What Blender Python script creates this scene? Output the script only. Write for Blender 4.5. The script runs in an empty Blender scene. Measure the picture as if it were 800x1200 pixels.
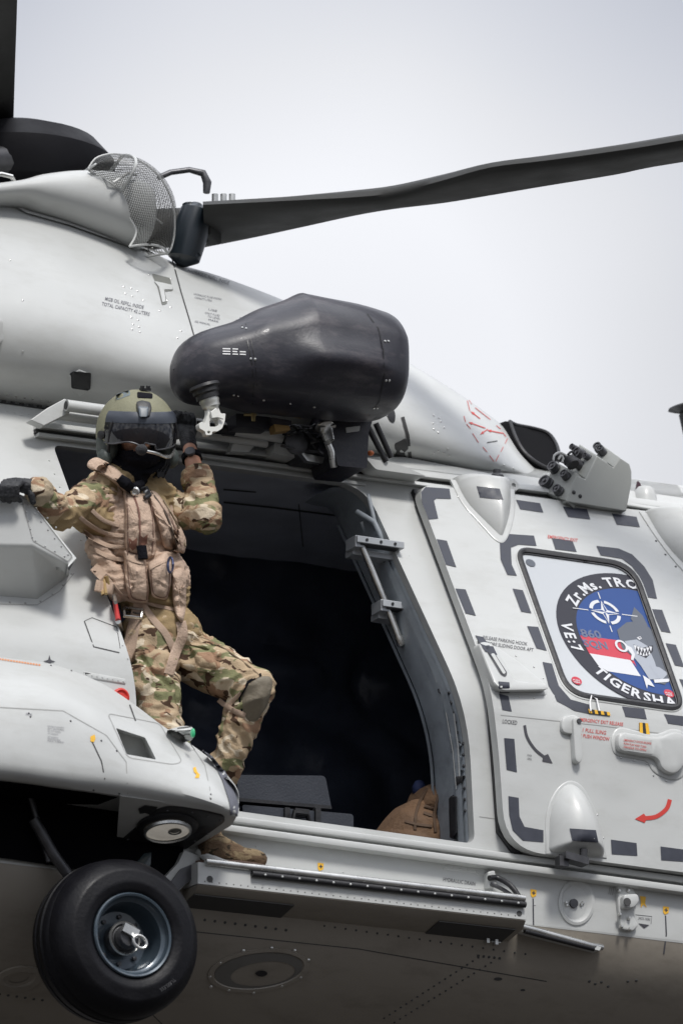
import bpy, bmesh, math, random
from mathutils import Vector, Matrix, noise
from mathutils.bvhtree import BVHTree
from mathutils.geometry import delaunay_2d_cdt, tessellate_polygon

random.seed(7)
V = Vector
SC = bpy.context.scene
COL = SC.collection

# ------------------------------------------------------------------ camera
ZC = 9.4                                   # height of the cabin's widest line above the ground
HA, EL, DIST, FPX = math.radians(26), math.radians(16), 30.0, 9000.0
VD = V((math.sin(HA)*math.cos(EL), math.cos(HA)*math.cos(EL), math.sin(EL)))   # view direction
VR = V((math.cos(HA), -math.sin(HA), 0))
VU = VR.cross(VD)
TGT = V((-.6, 0, ZC+.585))
CAM = TGT-VD*DIST
cd = bpy.data.cameras.new('camera'); cam = bpy.data.objects.new('camera', cd); COL.objects.link(cam)
cam.matrix_world = Matrix((( VR.x, VU.x, -VD.x, CAM.x), (VR.y, VU.y, -VD.y, CAM.y), (VR.z, VU.z, -VD.z, CAM.z), (0, 0, 0, 1)))
cd.sensor_fit = 'VERTICAL'; cd.sensor_height = 36; cd.lens = 36*FPX/1200
cd.clip_start = .5; cd.clip_end = 20000
cd.dof.use_dof = True; cd.dof.focus_distance = 30.0; cd.dof.aperture_fstop = 2.8
SC.camera = cam

# ------------------------------------------------------------------ sky, sun, exposure
SUN_EL, SUN_AZ = math.radians(52), math.radians(186)
w = bpy.data.worlds.new('World'); SC.world = w; w.use_nodes = True
nt = w.node_tree; N = nt.nodes; L = nt.links; N.clear()
out = N.new('ShaderNodeOutputWorld'); bg = N.new('ShaderNodeBackground')
sky = N.new('ShaderNodeTexSky'); sky.sky_type = 'NISHITA'; sky.sun_disc = False
sky.sun_elevation = SUN_EL; sky.sun_rotation = SUN_AZ
bg.inputs['Strength'].default_value = .1
# an even overcast layer (brighter overhead, as any overcast is) over the clear-sky model
tc = N.new('ShaderNodeTexCoord'); sep = N.new('ShaderNodeSeparateXYZ'); L.new(tc.outputs['Generated'], sep.inputs[0])
ramp = N.new('ShaderNodeValToRGB'); L.new(sep.outputs['Z'], ramp.inputs[0])
cr = ramp.color_ramp; cr.elements[0].position = 0; cr.elements[0].color = (.62, .63, .66, 1)
cr.elements[1].position = 1; cr.elements[1].color = (2.3, 2.32, 2.38, 1)
e = cr.elements.new(.3); e.color = (.70, .705, .73, 1)
nz = N.new('ShaderNodeTexNoise'); nz.inputs['Scale'].default_value = 7; nz.inputs['Detail'].default_value = 1.5
nz.inputs['Roughness'].default_value = .4; mpn = N.new('ShaderNodeMapping'); mpn.inputs['Location'].default_value = (22.57, 43.31, 7.93); L.new(tc.outputs['Generated'], mpn.inputs[0]); L.new(mpn.outputs[0], nz.inputs['Vector'])
mr = N.new('ShaderNodeMapRange'); L.new(nz.outputs['Fac'], mr.inputs[0])
mr.inputs[1].default_value = .3; mr.inputs[2].default_value = .7; mr.inputs[3].default_value = 1.6; mr.inputs[4].default_value = 11.0
tint = N.new('ShaderNodeMapRange'); tint.data_type = 'FLOAT_VECTOR'; L.new(nz.outputs['Fac'], tint.inputs['Vector'])
tint.inputs[7].default_value = (.35, .35, .35); tint.inputs[8].default_value = (.62, .62, .62); tint.inputs[9].default_value = (.86, .92, 1.08); tint.inputs[10].default_value = (1, 1, 1)
mt = N.new('ShaderNodeVectorMath'); mt.operation = 'MULTIPLY'; L.new(ramp.outputs['Color'], mt.inputs[0]); L.new(tint.outputs['Vector'], mt.inputs[1])
mul = N.new('ShaderNodeVectorMath'); mul.operation = 'SCALE'; L.new(mt.outputs[0], mul.inputs[0]); L.new(mr.outputs[0], mul.inputs['Scale'])
mx = N.new('ShaderNodeMix'); mx.data_type = 'RGBA'; mx.inputs[0].default_value = .93
L.new(sky.outputs[0], mx.inputs[6]); L.new(mul.outputs[0], mx.inputs[7])
L.new(mx.outputs[2], bg.inputs['Color']); L.new(bg.outputs[0], out.inputs['Surface'])
sl = bpy.data.lights.new('sun', 'SUN'); sl.energy = 2.3; sl.angle = math.radians(12); sl.color = (1, .97, .93)
so = bpy.data.objects.new('sun', sl); COL.objects.link(so)
# Nishita: rotation 0 = +Y, turning clockwise seen from above
sd = V((math.sin(SUN_AZ)*math.cos(SUN_EL), math.cos(SUN_AZ)*math.cos(SUN_EL), math.sin(SUN_EL)))
so.rotation_euler = sd.to_track_quat('Z', 'Y').to_euler(); so.location = (0, 0, 30)
SC.view_settings.view_transform = 'Standard'; SC.view_settings.look = 'None'
SC.view_settings.exposure = .27; SC.view_settings.gamma = 1
SC.cycles.max_bounces = 6

# ------------------------------------------------------------------ pixel -> point helpers (800x1200 photograph)
def ray(px, py):
    return (VD + VR*((px-400)/FPX) - VU*((py-600)/FPX))
def W(px, py, y=0.0):
    r = ray(px, py); return CAM + r*((y-CAM.y)/r.y)
def PX(p):
    q = p-CAM; k = q.dot(VD); return (400+FPX*q.dot(VR)/k, 600-FPX*q.dot(VU)/k)

# ------------------------------------------------------------------ materials
def mat(name, col, rough=.5, metal=0, bump=0, bscale=200, var=0, vscale=3, coat=0, spec=.5, dirt=0, dirtcol=(.2, .18, .15), wave=0):
    m = bpy.data.materials.new(name); m.use_nodes = True
    n = m.node_tree.nodes; l = m.node_tree.links; b = n['Principled BSDF']
    b.inputs['Base Color'].default_value = (*col, 1); b.inputs['Roughness'].default_value = rough
    b.inputs['Metallic'].default_value = metal; b.inputs['Coat Weight'].default_value = coat
    b.inputs['Specular IOR Level'].default_value = spec
    t = n.new('ShaderNodeTexCoord')
    src = None
    if var:
        a = n.new('ShaderNodeTexNoise'); a.inputs['Scale'].default_value = vscale; a.inputs['Detail'].default_value = 6
        l.new(t.outputs['Object'], a.inputs['Vector'])
        r = n.new('ShaderNodeMapRange'); l.new(a.outputs['Fac'], r.inputs[0]); r.inputs[1].default_value = .3; r.inputs[2].default_value = .7
        r.inputs[3].default_value = 1-var; r.inputs[4].default_value = 1+var
        s = n.new('ShaderNodeVectorMath'); s.operation = 'SCALE'; s.inputs[0].default_value = col; l.new(r.outputs[0], s.inputs['Scale'])
        src = s.outputs[0]
        r2 = n.new('ShaderNodeMapRange'); l.new(a.outputs['Fac'], r2.inputs[0]); r2.inputs[1].default_value = .3; r2.inputs[2].default_value = .7
        r2.inputs[3].default_value = max(.02, rough*(1-1.2*var)); r2.inputs[4].default_value = min(1, rough*(1+1.2*var)); l.new(r2.outputs[0], b.inputs['Roughness'])
    if dirt:
        a = n.new('ShaderNodeTexNoise'); a.inputs['Scale'].default_value = 9; a.inputs['Detail'].default_value = 9; a.inputs['Roughness'].default_value = .7
        mp = n.new('ShaderNodeMapping'); mp.inputs['Scale'].default_value = (.5, 1, 1.3); l.new(t.outputs['Object'], mp.inputs[0]); l.new(mp.outputs[0], a.inputs['Vector'])
        r = n.new('ShaderNodeMapRange'); l.new(a.outputs['Fac'], r.inputs[0]); r.inputs[1].default_value = .5; r.inputs[2].default_value = .8
        r.inputs[3].default_value = 0; r.inputs[4].default_value = dirt
        x = n.new('ShaderNodeMix'); x.data_type = 'RGBA'; l.new(r.outputs[0], x.inputs[0])
        if src: l.new(src, x.inputs[6])
        else: x.inputs[6].default_value = (*col, 1)
        x.inputs[7].default_value = (*dirtcol, 1); src = x.outputs[2]
    if src: l.new(src, b.inputs['Base Color'])
    if bump:
        a = n.new('ShaderNodeTexNoise'); a.inputs['Scale'].default_value = bscale; a.inputs['Detail'].default_value = 3
        l.new(t.outputs['Object'], a.inputs['Vector'])
        bp = n.new('ShaderNodeBump'); bp.inputs['Strength'].default_value = bump; bp.inputs['Distance'].default_value = .01
        l.new(a.outputs['Fac'], bp.inputs['Height']); l.new(bp.outputs[0], b.inputs['Normal'])
        if wave:
            a2 = n.new('ShaderNodeTexNoise'); a2.inputs['Scale'].default_value = 4.5; a2.inputs['Detail'].default_value = 2; l.new(t.outputs['Object'], a2.inputs['Vector'])
            b2 = n.new('ShaderNodeBump'); b2.inputs['Strength'].default_value = wave; b2.inputs['Distance'].default_value = .05; l.new(a2.outputs['Fac'], b2.inputs['Height']); l.new(bp.outputs[0], b2.inputs['Normal']); l.new(b2.outputs[0], b.inputs['Normal'])
    return m
def glassmat(name, col, alpha, rough=.03):
    m = mat(name, col, rough, spec=.8); m.node_tree.nodes['Principled BSDF'].inputs['Alpha'].default_value = alpha
    return m

# mesh accumulators ------------------------------------------------
class MB:
    def __init__(s): s.v = []; s.f = []; s.m = []
    def add(s, vs, fs, mi=0):
        o = len(s.v); s.v += [V(x) for x in vs]; s.f += [tuple(i+o for i in f) for f in fs]; s.m += [mi]*len(fs); return s
    def grid(s, rows, closed_u=False, mi=0):
        n = len(rows[0]); fs = []
        for i in range(len(rows)-1):
            for j in range(n if closed_u else n-1):
                a, b = i*n+j, i*n+(j+1) % n
                fs.append((a, b, b+n, a+n))
        return s.add([p for r in rows for p in r], fs, mi)
    def cap(s, loop, mi=0): return s.add(loop, [tuple(range(len(loop)))], mi)
    def tube(s, path, r, n=10, caps=True, mi=0, flat=1.0, up=None):
        path = [V(p) for p in path]; k = len(path)
        rs = r if isinstance(r, (list, tuple)) else [r]*k
        rows = []; prev = None
        for i, p in enumerate(path):
            t = (path[min(i+1, k-1)]-path[max(i-1, 0)]).normalized()
            if prev is None:
                a = up if up is not None else (V((0, 0, 1)) if abs(t.z) < .9 else V((1, 0, 0)))
            else: a = prev
            x = (a-t*a.dot(t)).normalized(); y = t.cross(x); prev = x
            rows.append([p+(x*math.cos(q)*flat+y*math.sin(q))*rs[i] for q in [2*math.pi*j/n for j in range(n)]])
        s.grid(rows, True, mi)
        if caps: s.cap(rows[0][::-1], mi); s.cap(rows[-1], mi)
        return s
    def lathe(s, c, ax, prof, n=24, mi=0, caps=True, ref=None):
        ax = V(ax).normalized(); a = V(ref) if ref is not None else (V((0, 0, 1)) if abs(ax.z) < .9 else V((1, 0, 0)))
        x = (a-ax*a.dot(ax)).normalized(); y = ax.cross(x); c = V(c)
        rows = [[c+ax*h+(x*math.cos(q)+y*math.sin(q))*r for q in [2*math.pi*j/n for j in range(n)]] for (h, r) in prof]
        s.grid(rows, True, mi)
        if caps:
            if prof[0][1] > 1e-4: s.cap(rows[0][::-1], mi)
            if prof[-1][1] > 1e-4: s.cap(rows[-1], mi)
        return s
    def box(s, c, ax, ay, az, mi=0):
        """centre and three half-axes"""
        c, ax, ay, az = V(c), V(ax), V(ay), V(az)
        vs = [c+ax*i+ay*j+az*k for i in (-1, 1) for j in (-1, 1) for k in (-1, 1)]
        return s.add(vs, [(0, 1, 3, 2), (4, 6, 7, 5), (0, 4, 5, 1), (2, 3, 7, 6), (0, 2, 6, 4), (1, 5, 7, 3)], mi)
    def ball(s, c, r, n=12, sc=(1, 1, 1), ax=None, mi=0):
        c = V(c); A = ax or (V((1, 0, 0)), V((0, 1, 0)), V((0, 0, 1)))
        rows = []
        for i in range(n//2+1):
            th = math.pi*i/(n//2)
            rows.append([c+(A[0]*(math.sin(th)*math.cos(q)*sc[0])+A[1]*(math.sin(th)*math.sin(q)*sc[1])+A[2]*(math.cos(th)*sc[2]))*r
                         for q in [2*math.pi*j/n for j in range(n)]])
        return s.grid(rows, True, mi)
    def capsule(s, a, b, ra, rb, n=14, mi=0):
        a, b = V(a), V(b); ax = (b-a).normalized(); L_ = (b-a).length
        prof = [(-ra*math.cos(t), ra*math.sin(t)) for t in [math.pi/2*i/4 for i in range(5)]]
        prof += [(L_+rb*math.sin(t), rb*math.cos(t)) for t in [math.pi/2*i/4 for i in range(5)]]
        return s.lathe(a, ax, prof, n, mi, False)

def link(name, me, parent=None):
    o = bpy.data.objects.new(name, me); COL.objects.link(o)
    if parent is not None:
        o.parent = parent
        if parent.type == 'EMPTY': o.matrix_parent_inverse = Matrix.Translation(-parent.location)
    return o
def obj(name, mb, material, parent=None, smooth=40, bevel=0, merge=True, stuff=False, label=None, recalc=True):
    me = bpy.data.meshes.new(name)
    me.from_pydata([tuple(v) for v in mb.v], [], mb.f)
    ms = material if isinstance(material, (list, tuple)) else [material]
    for m in ms: me.materials.append(m)
    if len(ms) > 1: me.polygons.foreach_set('material_index', mb.m)
    bm = bmesh.new(); bm.from_mesh(me)
    if merge: bmesh.ops.remove_doubles(bm, verts=bm.verts, dist=2e-5)
    if recalc: bmesh.ops.recalc_face_normals(bm, faces=bm.faces)
    bm.to_mesh(me); bm.free()
    me.polygons.foreach_set('use_smooth', [True]*len(me.polygons))
    if smooth is not None: me.set_sharp_from_angle(angle=math.radians(smooth))
    o = link(name, me, parent)
    if bevel:
        b = o.modifiers.new('bevel', 'BEVEL'); b.width = bevel; b.segments = 2; b.limit_method = 'ANGLE'; b.angle_limit = math.radians(50); b.harden_normals = True
    if stuff: o['kind'] = 'stuff'
    if label: o['label'] = label
    return o
def thing(name, loc, label, cat, group=None):
    o = bpy.data.objects.new(name, None); COL.objects.link(o); o.location = loc; o.empty_display_size = .2
    o['label'] = label; o['category'] = cat
    if group: o['group'] = group
    return o

# 2-D polygon helpers (pixel space) ----------------------------------
def rp(pts, r=6, n=5):
    """fillet the corners of a polygon; a point may carry its own radius"""
    o = []; k = len(pts)
    for i in range(k):
        p, a, b = pts[i], pts[i-1], pts[(i+1) % k]
        rr = p[2] if len(p) > 2 else r
        P, A, B = V(p[:2]), V(a[:2]), V(b[:2])
        if rr <= 0: o.append(tuple(P)); continue
        da, db = (A-P), (B-P)
        ra, rb = min(rr, da.length*.48), min(rr, db.length*.48)
        s, t = P+da.normalized()*ra, P+db.normalized()*rb
        for j in range(n+1):
            q = j/n; o.append(tuple(s*(1-q)**2+P*2*q*(1-q)+t*q*q))
    return o
def area(p): return sum(p[i-1][0]*p[i][1]-p[i][0]*p[i-1][1] for i in range(len(p)))/2
def inset(p, d):
    """shrink polygon by d px"""
    s = 1 if area(p) > 0 else -1; o = []; k = len(p)
    for i in range(k):
        a = (V(p[i])-V(p[i-1])); b = (V(p[(i+1) % k])-V(p[i]))
        if a.length < 1e-6: a = b
        if b.length < 1e-6: b = a
        a.normalize(); b.normalize()
        na, nb = V((-a.y, a.x))*s, V((-b.y, b.x))*s
        m = na+nb; 
        if m.length < .2: m = na
        else: m = m/max(.35, m.dot(na))
        o.append(tuple(V(p[i])+m*d))
    return o
def inside(p, x, y):
    c = False; j = len(p)-1
    for i in range(len(p)):
        if (p[i][1] > y) != (p[j][1] > y) and x < (p[j][0]-p[i][0])*(y-p[i][1])/(p[j][1]-p[i][1])+p[i][0]: c = not c
        j = i
    return c
def dens(p, step, closed=True):
    o = []; k = len(p)
    for i in range(k if closed else k-1):
        a, b = V(p[i][:2]), V(p[(i+1) % k][:2]); n = max(1, int((b-a).length/step))
        o += [tuple(a.lerp(b, j/n)) for j in range(n)]
    if not closed: o.append(tuple(p[-1][:2]))
    return o
def cdt(loops, extra=(), lines=()):
    """triangulate loops[0] minus loops[1:]; returns 2-D verts, tris"""
    vs = []; es = []
    for lp in loops:
        o = len(vs); vs += [V(q) for q in lp]; es += [(o+i, o+(i+1) % len(lp)) for i in range(len(lp))]
    for a, b in lines:
        o = len(vs); vs += [V(a), V(b)]; es.append((o, o+1))
    vs += [V(q) for q in extra]
    r = delaunay_2d_cdt(vs, es, [], 0, 1e-5)
    v2, f2 = r[0], r[2]; fs = []
    for f in f2:
        cx = sum(v2[i].x for i in f)/len(f); cy = sum(v2[i].y for i in f)/len(f)
        if inside(loops[0], cx, cy) and not any(inside(h, cx, cy) for h in loops[1:]): fs.append(tuple(f))
    return v2, fs

# surfaces: functions (px, py) -> point, normal ----------------------
def bvh_of(*objs):
    vs = []; fs = []
    for o in objs:
        k = len(vs); vs += [v.co.copy() for v in o.data.vertices]; fs += [tuple(i+k for i in p.vertices) for p in o.data.polygons]
    return BVHTree.FromPolygons(vs, fs)
def on(bvh, fall=0.0):
    def f(px, py):
        r = ray(px, py).normalized(); h = bvh.ray_cast(CAM, r, 60)
        if h[0] is None:
            return W(px, py, fall), V((0, -1, 0))
        n = h[1].normalized()
        if n.dot(r) > 0: n = -n
        return h[0], n
    return f
def drape(mb, surf, loops, h=.0015, step=12, mi=0, lines=()):
    """lay a thin flat shape (pixel loops) on a surface"""
    if not isinstance(loops[0][0], (tuple, list, Vector)): loops = [loops]
    lps = [dens(l, step) for l in loops]
    xs = [p[0] for p in lps[0]]; ys = [p[1] for p in lps[0]]
    ex = []
    x = min(xs)+step/2
    while x < max(xs):
        y = min(ys)+step/2
        while y < max(ys):
            if inside(lps[0], x, y): ex.append((x, y))
            y += step
        x += step
    v2, fs = cdt(lps, ex, lines)
    pts = [];
    for q in v2:
        p, n = surf(q.x, q.y); pts.append(p+n*h)
    mb.add(pts, [f[::-1] for f in fs], mi); return lps
def slab(mb, surf, poly, h=.02, ch=1.2, base=-.01, step=14, mi=0, dirv=None):
    """a plate or boss of height h standing on a surface, with rounded-over edge"""
    poly = dens(poly, step)
    def P(q, hh):
        p, n = surf(*q); return p+(dirv if dirv is not None else n)*hh
    i1 = inset(poly, ch*.35); i2 = inset(poly, ch)
    r0 = [P(q, base) for q in poly]; r1 = [P(q, h-ch/300) if h > ch/300*1.5 else P(q, h*.5) for q in poly]
    r2 = [P(q, h-ch/300*.3 if h > ch/300 else h*.85) for q in i1]
    mb.grid([r0, r1, r2, [P(q, h) for q in i2]], True, mi)
    xs = [p[0] for p in i2]; ys = [p[1] for p in i2]; ex = []
    x = min(xs)+step/2
    while x < max(xs):
        y = min(ys)+step/2
        while y < max(ys):
            if inside(i2, x, y): ex.append((x, y))
            y += step
        x += step
    v2, fs = cdt([i2], ex)
    mb.add([P((q.x, q.y), h) for q in v2], fs, mi)
def dome(mb, surf, poly, h=.03, base=-.01, rings=8, pw=.5, c=None, mi=0, dirv=None, step=6):
    poly = dens(poly, step); k = len(poly)
    cx, cy = c or (sum(p[0] for p in poly)/k, sum(p[1] for p in poly)/k)
    rows = []
    for i in range(rings+1):
        t = i/rings; s = math.cos(t*math.pi/2); g = math.sin(t*math.pi/2)**(2*pw)
        s = max(s, .002)
        row = []
        for q in poly:
            p, n = surf(cx+(q[0]-cx)*s, cy+(q[1]-cy)*s); row.append(p+(dirv if dirv is not None else n)*(base+(h-base)*g if i else base))
        rows.append(row)
    mb.grid(rows, True, mi); mb.cap(rows[-1], mi)
def line(mb, surf, pts, wpx=1.0, h=.001, step=10, mi=0):
    """thin painted or sealed line along pixel points"""
    pts = dens(pts, step, False); rows = []
    for i, q in enumerate(pts):
        a = V(pts[max(i-1, 0)]); b = V(pts[min(i+1, len(pts)-1)]); t = (b-a).normalized(); nn = V((-t.y, t.x))*wpx/2
        r = []
        for s in (-1, 1):
            p, n = surf(q[0]+nn.x*s, q[1]+nn.y*s); r.append(p+n*h)
        rows.append(r)
    mb.grid(rows, False, mi)
def wire(mb, surf, pts, r=.004, h=0, step=8, n=6, mi=0):
    mb.tube([surf(*q)[0]+surf(*q)[1]*h for q in dens(pts, step, False)], r, n, mi=mi)
def rivet(mb, surf, pts, r=.0045, h=.003, n=8, mi=0):
    for q in pts:
        p, nn = surf(*q); mb.lathe(p, nn, [(-.002, r), (h*.5, r*.95), (h, r*.55), (h*1.05, 0)], n, mi, False)
def along(a, b, n): return [(a[0]+(b[0]-a[0])*i/(n-1), a[1]+(b[1]-a[1])*i/(n-1)) for i in range(n)]
def spline(pts, n):
    """Catmull-Rom through a list of Vectors, n samples per span"""
    P = [V(p) for p in pts]; o = []
    for i in range(len(P)-1):
        a, b, c, d = P[max(i-1, 0)], P[i], P[i+1], P[min(i+2, len(P)-1)]
        for j in range(n):
            t = j/n; o.append(.5*((2*b)+(c-a)*t+(2*a-5*b+4*c-d)*t*t+(3*b-a-3*c+d)*t**3))
    o.append(P[-1]); return o

# lettering ----------------------------------------------------------
_tc = {}
def glyphs(s, bold=0.0):
    bold = bold*.35 if bold < .02 else bold
    """2-D triangles of a string, scaled so that width is 1 and cap height is 1"""
    key = (s, bold)
    if key in _tc: return _tc[key]
    c = bpy.data.curves.new('lettering', 'FONT'); c.body = s; c.offset = bold; c.resolution_u = 2
    o = bpy.data.objects.new('lettering', c); COL.objects.link(o)
    bpy.context.view_layer.update()
    me = o.evaluated_get(bpy.context.evaluated_depsgraph_get()).to_mesh()
    vs = [(v.co.x, v.co.y) for v in me.vertices]; fs = [tuple(p.vertices) for p in me.polygons]
    bpy.data.objects.remove(o); bpy.data.curves.remove(c)
    if not vs: return ([], [], 0)
    x0 = min(v[0] for v in vs); x1 = max(v[0] for v in vs); H = .73
    r = ([((v[0]-x0)/(x1-x0), v[1]/H) for v in vs], fs, (x1-x0)/H)
    _tc[key] = r; return r
def text(mb, surf, s, a, b, cap, up=None, h=.002, bold=.012, mi=0):
    """string with its baseline from pixel a to pixel b, cap height in px"""
    vs, fs, asp = glyphs(s, bold)
    a, b = V(a), V(b); d = b-a
    u = V(up)*cap if up else V((d.y, -d.x)).normalized()*cap
    pts = []
    for x, y in vs:
        q = a+d*x+u*y; p, n = surf(q.x, q.y); pts.append(p+n*h)
    mb.add(pts, fs, mi)
# ------------------------------------------------------------------ palette
PAINT = mat('grey_paint', (.495, .505, .495), .38, bump=.02, bscale=120, var=.04, vscale=2.2, coat=.12, dirt=.55, dirtcol=(.38, .38, .355), wave=.14)
PAINT2 = mat('grey_paint_matt', (.5, .51, .5), .45, bump=.03, bscale=150, var=.05, vscale=4, dirt=.4, dirtcol=(.28, .27, .25))
BELLY = mat('belly_shaded_grey', (.25, .225, .19), .32, bump=.03, bscale=60, var=.05, vscale=1.2, dirt=.45, dirtcol=(.1, .085, .065), wave=.15)  # hull grey with underside shade and brown ground bounce mixed into the colour
SLATE = mat('slate_marking', (.036, .04, .056), .55, var=.15, vscale=30)
BLACK = mat('black_rubber', (.012, .012, .014), .5, bump=.1, bscale=90, var=.2, vscale=20)
SEAM = mat('seam_sealant', (.05, .05, .05), .7)
SEAML = mat('pale_seam', (.3, .3, .29), .6)
METAL = mat('bare_metal', (.6, .6, .58), .28, metal=.9, var=.15, vscale=15)
DMETAL = mat('dark_metal', (.08, .08, .085), .4, metal=.6, var=.3, vscale=20)
INNER = mat('inner_grey', (.27, .3, .33), .5, bump=.05, bscale=60, var=.15, vscale=6, dirt=.5, dirtcol=(.05, .05, .05))
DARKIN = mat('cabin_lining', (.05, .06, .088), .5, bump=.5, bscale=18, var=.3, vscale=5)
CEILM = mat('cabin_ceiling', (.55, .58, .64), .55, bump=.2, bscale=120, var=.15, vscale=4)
REDM = mat('red_marking', (.55, .04, .03), .5)
TXT = mat('stencil_ink', (.05, .05, .06), .6)
YEL = mat('yellow_marking', (.75, .42, .03), .5)
WHITEM = mat('white_marking', (.8, .8, .8), .5)

# ------------------------------------------------------------------ ground and helicopter root
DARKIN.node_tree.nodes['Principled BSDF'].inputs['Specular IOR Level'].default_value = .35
g = MB(); R_ = 6000
g.grid([[(-R_, -R_, 0), (R_, -R_, 0)], [(-R_, R_, 0), (R_, R_, 0)]])
GR = mat('grass_field', (.015, .012, .009), .9, bump=.4, bscale=3, var=.3, vscale=.3)
go = obj('ground', g, GR); go['kind'] = 'structure'

HELI = thing('helicopter', (0, 1.3, ZC-1.65), 'hovering pale grey military helicopter with its side cabin door slid open', 'helicopter')

# cross-section of the cabin side: (z above chine, y inboard)
LEAN = .6
PROF = [(1.04, .624), (.6, .36), (.22, .132), (-.02, -.012), (-.05, -.028), (-.085, -.044), (-.125, -.056), (-.18, -.065), (-.26, -.070), (-.5, -.075), (-.72, -.079), (-.92, -.078)]
BEL = PROF[-1:]+[(-1.0, -.072), (-1.08, -.05), (-1.16, -.005), (-1.24, .065), (-1.33, .17), (-1.42, .31), (-1.5, .47), (-1.56, .65), (-1.6, .9), (-1.62, 1.3)]
TOPP = [(1.26, 1.3), (1.22, 1.05), (1.15, .8), (1.04, .624)]
FULL = TOPP+PROF[1:]+BEL[1:]
YC = 1.3
def fy(z):
    for (a, ya), (b, yb) in zip(FULL, FULL[1:]):
        if a >= z >= b: return ya+(yb-ya)*(a-z)/(a-b)
    return .624
def side(off=0.0):
    def f(px, py):
        r = ray(px, py); best = None
        for (z0, y0), (z1, y1) in zip(FULL, FULL[1:]):
            ay, az, by, bz = y0-off, z0+ZC, y1-off, z1+ZC
            ey, ez = by-ay, bz-az
            den = r.y*ez-r.z*ey
            if abs(den) < 1e-9: continue
            t = ((ay-CAM.y)*ez-(az-CAM.z)*ey)/den
            p = CAM+r*t
            k = ((p.y-ay)*ey+(p.z-az)*ez)/(ey*ey+ez*ez)
            if -.0005 <= k <= 1.0005 and (best is None or t < best[0]):
                n = V((0, ez, -ey)).normalized()
                if n.y > 0: n = -n
                if abs(n.y) < 1e-3: n = V((0, 0, -1))
                best = (t, p, n)
        return (best[1], best[2]) if best else (W(px, py, .6), V((0, -1, 0)))
    return f
S0 = side(0)
def sheet(name, loops, material, off=0.0, thick=.03, bevel=.004, parent=HELI, **kw):
    """panel cut from the cabin side: outer pixel loop and holes, folded over the chine, with thickness"""
    sf = side(off); lz = []
    for lp in loops:
        o = []
        for q in dens(lp, 18):
            p, n = sf(*q); o.append((p.x, p.z-ZC))
        lz.append(o)
    x0 = min(q[0] for q in lz[0])-.5; x1 = max(q[0] for q in lz[0])+.5
    lines = [((x0, z), (x1, z)) for z, y in FULL if min(q[1] for q in lz[0]) < z < max(q[1] for q in lz[0])]
    v2, fs = cdt(lz, (), lines)
    P3 = [V((q.x, fy(q.y)-off, q.y+ZC)) for q in v2]
    used = sorted({i for f in fs for i in f}); mp = {i: k for k, i in enumerate(used)}
    vs = [P3[i] for i in used]; n = len(vs); fs = [tuple(mp[i] for i in f) for f in fs]
    mb = MB(); cnt = {}
    for f in fs:
        for i in range(3): cnt[(f[i], f[(i+1) % 3])] = 1
    bnd = [(a, b) for (a, b) in cnt if (b, a) not in cnt]
    sidef = [(b, a, a+n, b+n) for a, b in bnd]
    mb.add(vs+[v+V((0, thick, 0)) for v in vs], fs+[tuple(i+n for i in f[::-1]) for f in fs]+sidef)
    return obj(name, mb, material, parent, smooth=35, bevel=bevel, **kw)

# the opening of the cabin door and the outer skin around it
APER = rp([(62, 521, 10), (427, 569, 34), (548, 832, 60), (556, 989, 12), (160, 934, 8), (160, 792, 40)], 20, 7)
SKINX0, SKINX1 = -620, 1200
def chine_off(x): return (x-560)*.137
def slanted(x, y): return (x, y+(x-560)*.137)
TOPL = [(-620, 388), (1200, 640)]
skin = sheet('door_surround', [[(58, 473), (1600, 673), (1600, 1200), (-600, 940), (-600, 398)], APER], PAINT, thick=.05)

# belly, roof, far side: lofted from the cross-section and mirrored about the centre plane
def full_section(x, prof): return [V((x, y, z+ZC)) for z, y in prof]
mb = MB(); xs = [-4.2, -3.2, -2.4, -1.6, -.8, 0, .8, 1.6, 2.6, 3.7]
low = [(z, y+.001) for z, y in BEL]
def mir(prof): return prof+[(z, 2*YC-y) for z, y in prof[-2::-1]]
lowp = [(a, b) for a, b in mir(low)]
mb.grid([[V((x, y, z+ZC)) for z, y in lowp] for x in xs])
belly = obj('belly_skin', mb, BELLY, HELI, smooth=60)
mb = MB()
far = [(z, 2*YC-y) for z, y in PROF]
mb.grid([[V((x, y, z+ZC)) for z, y in far] for x in xs]); obj('far_side_skin', mb, PAINT, HELI, smooth=50)
mb = MB(); roof = [(z, y) for z, y in TOPP[::-1]]; roofp = mir(roof)
mb.grid([[V((x, y, z+ZC)) for z, y in roofp] for x in xs]); obj('roof_skin', mb, PAINT2, HELI, smooth=50)
for x in (-4.2, 3.7):  # unseen caps added to stop light entering the open hull ends
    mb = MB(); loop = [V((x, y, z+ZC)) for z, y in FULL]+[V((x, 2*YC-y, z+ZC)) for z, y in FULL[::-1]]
    mb.cap(loop); obj('end_light_cap', mb, DARKIN, HELI)

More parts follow.
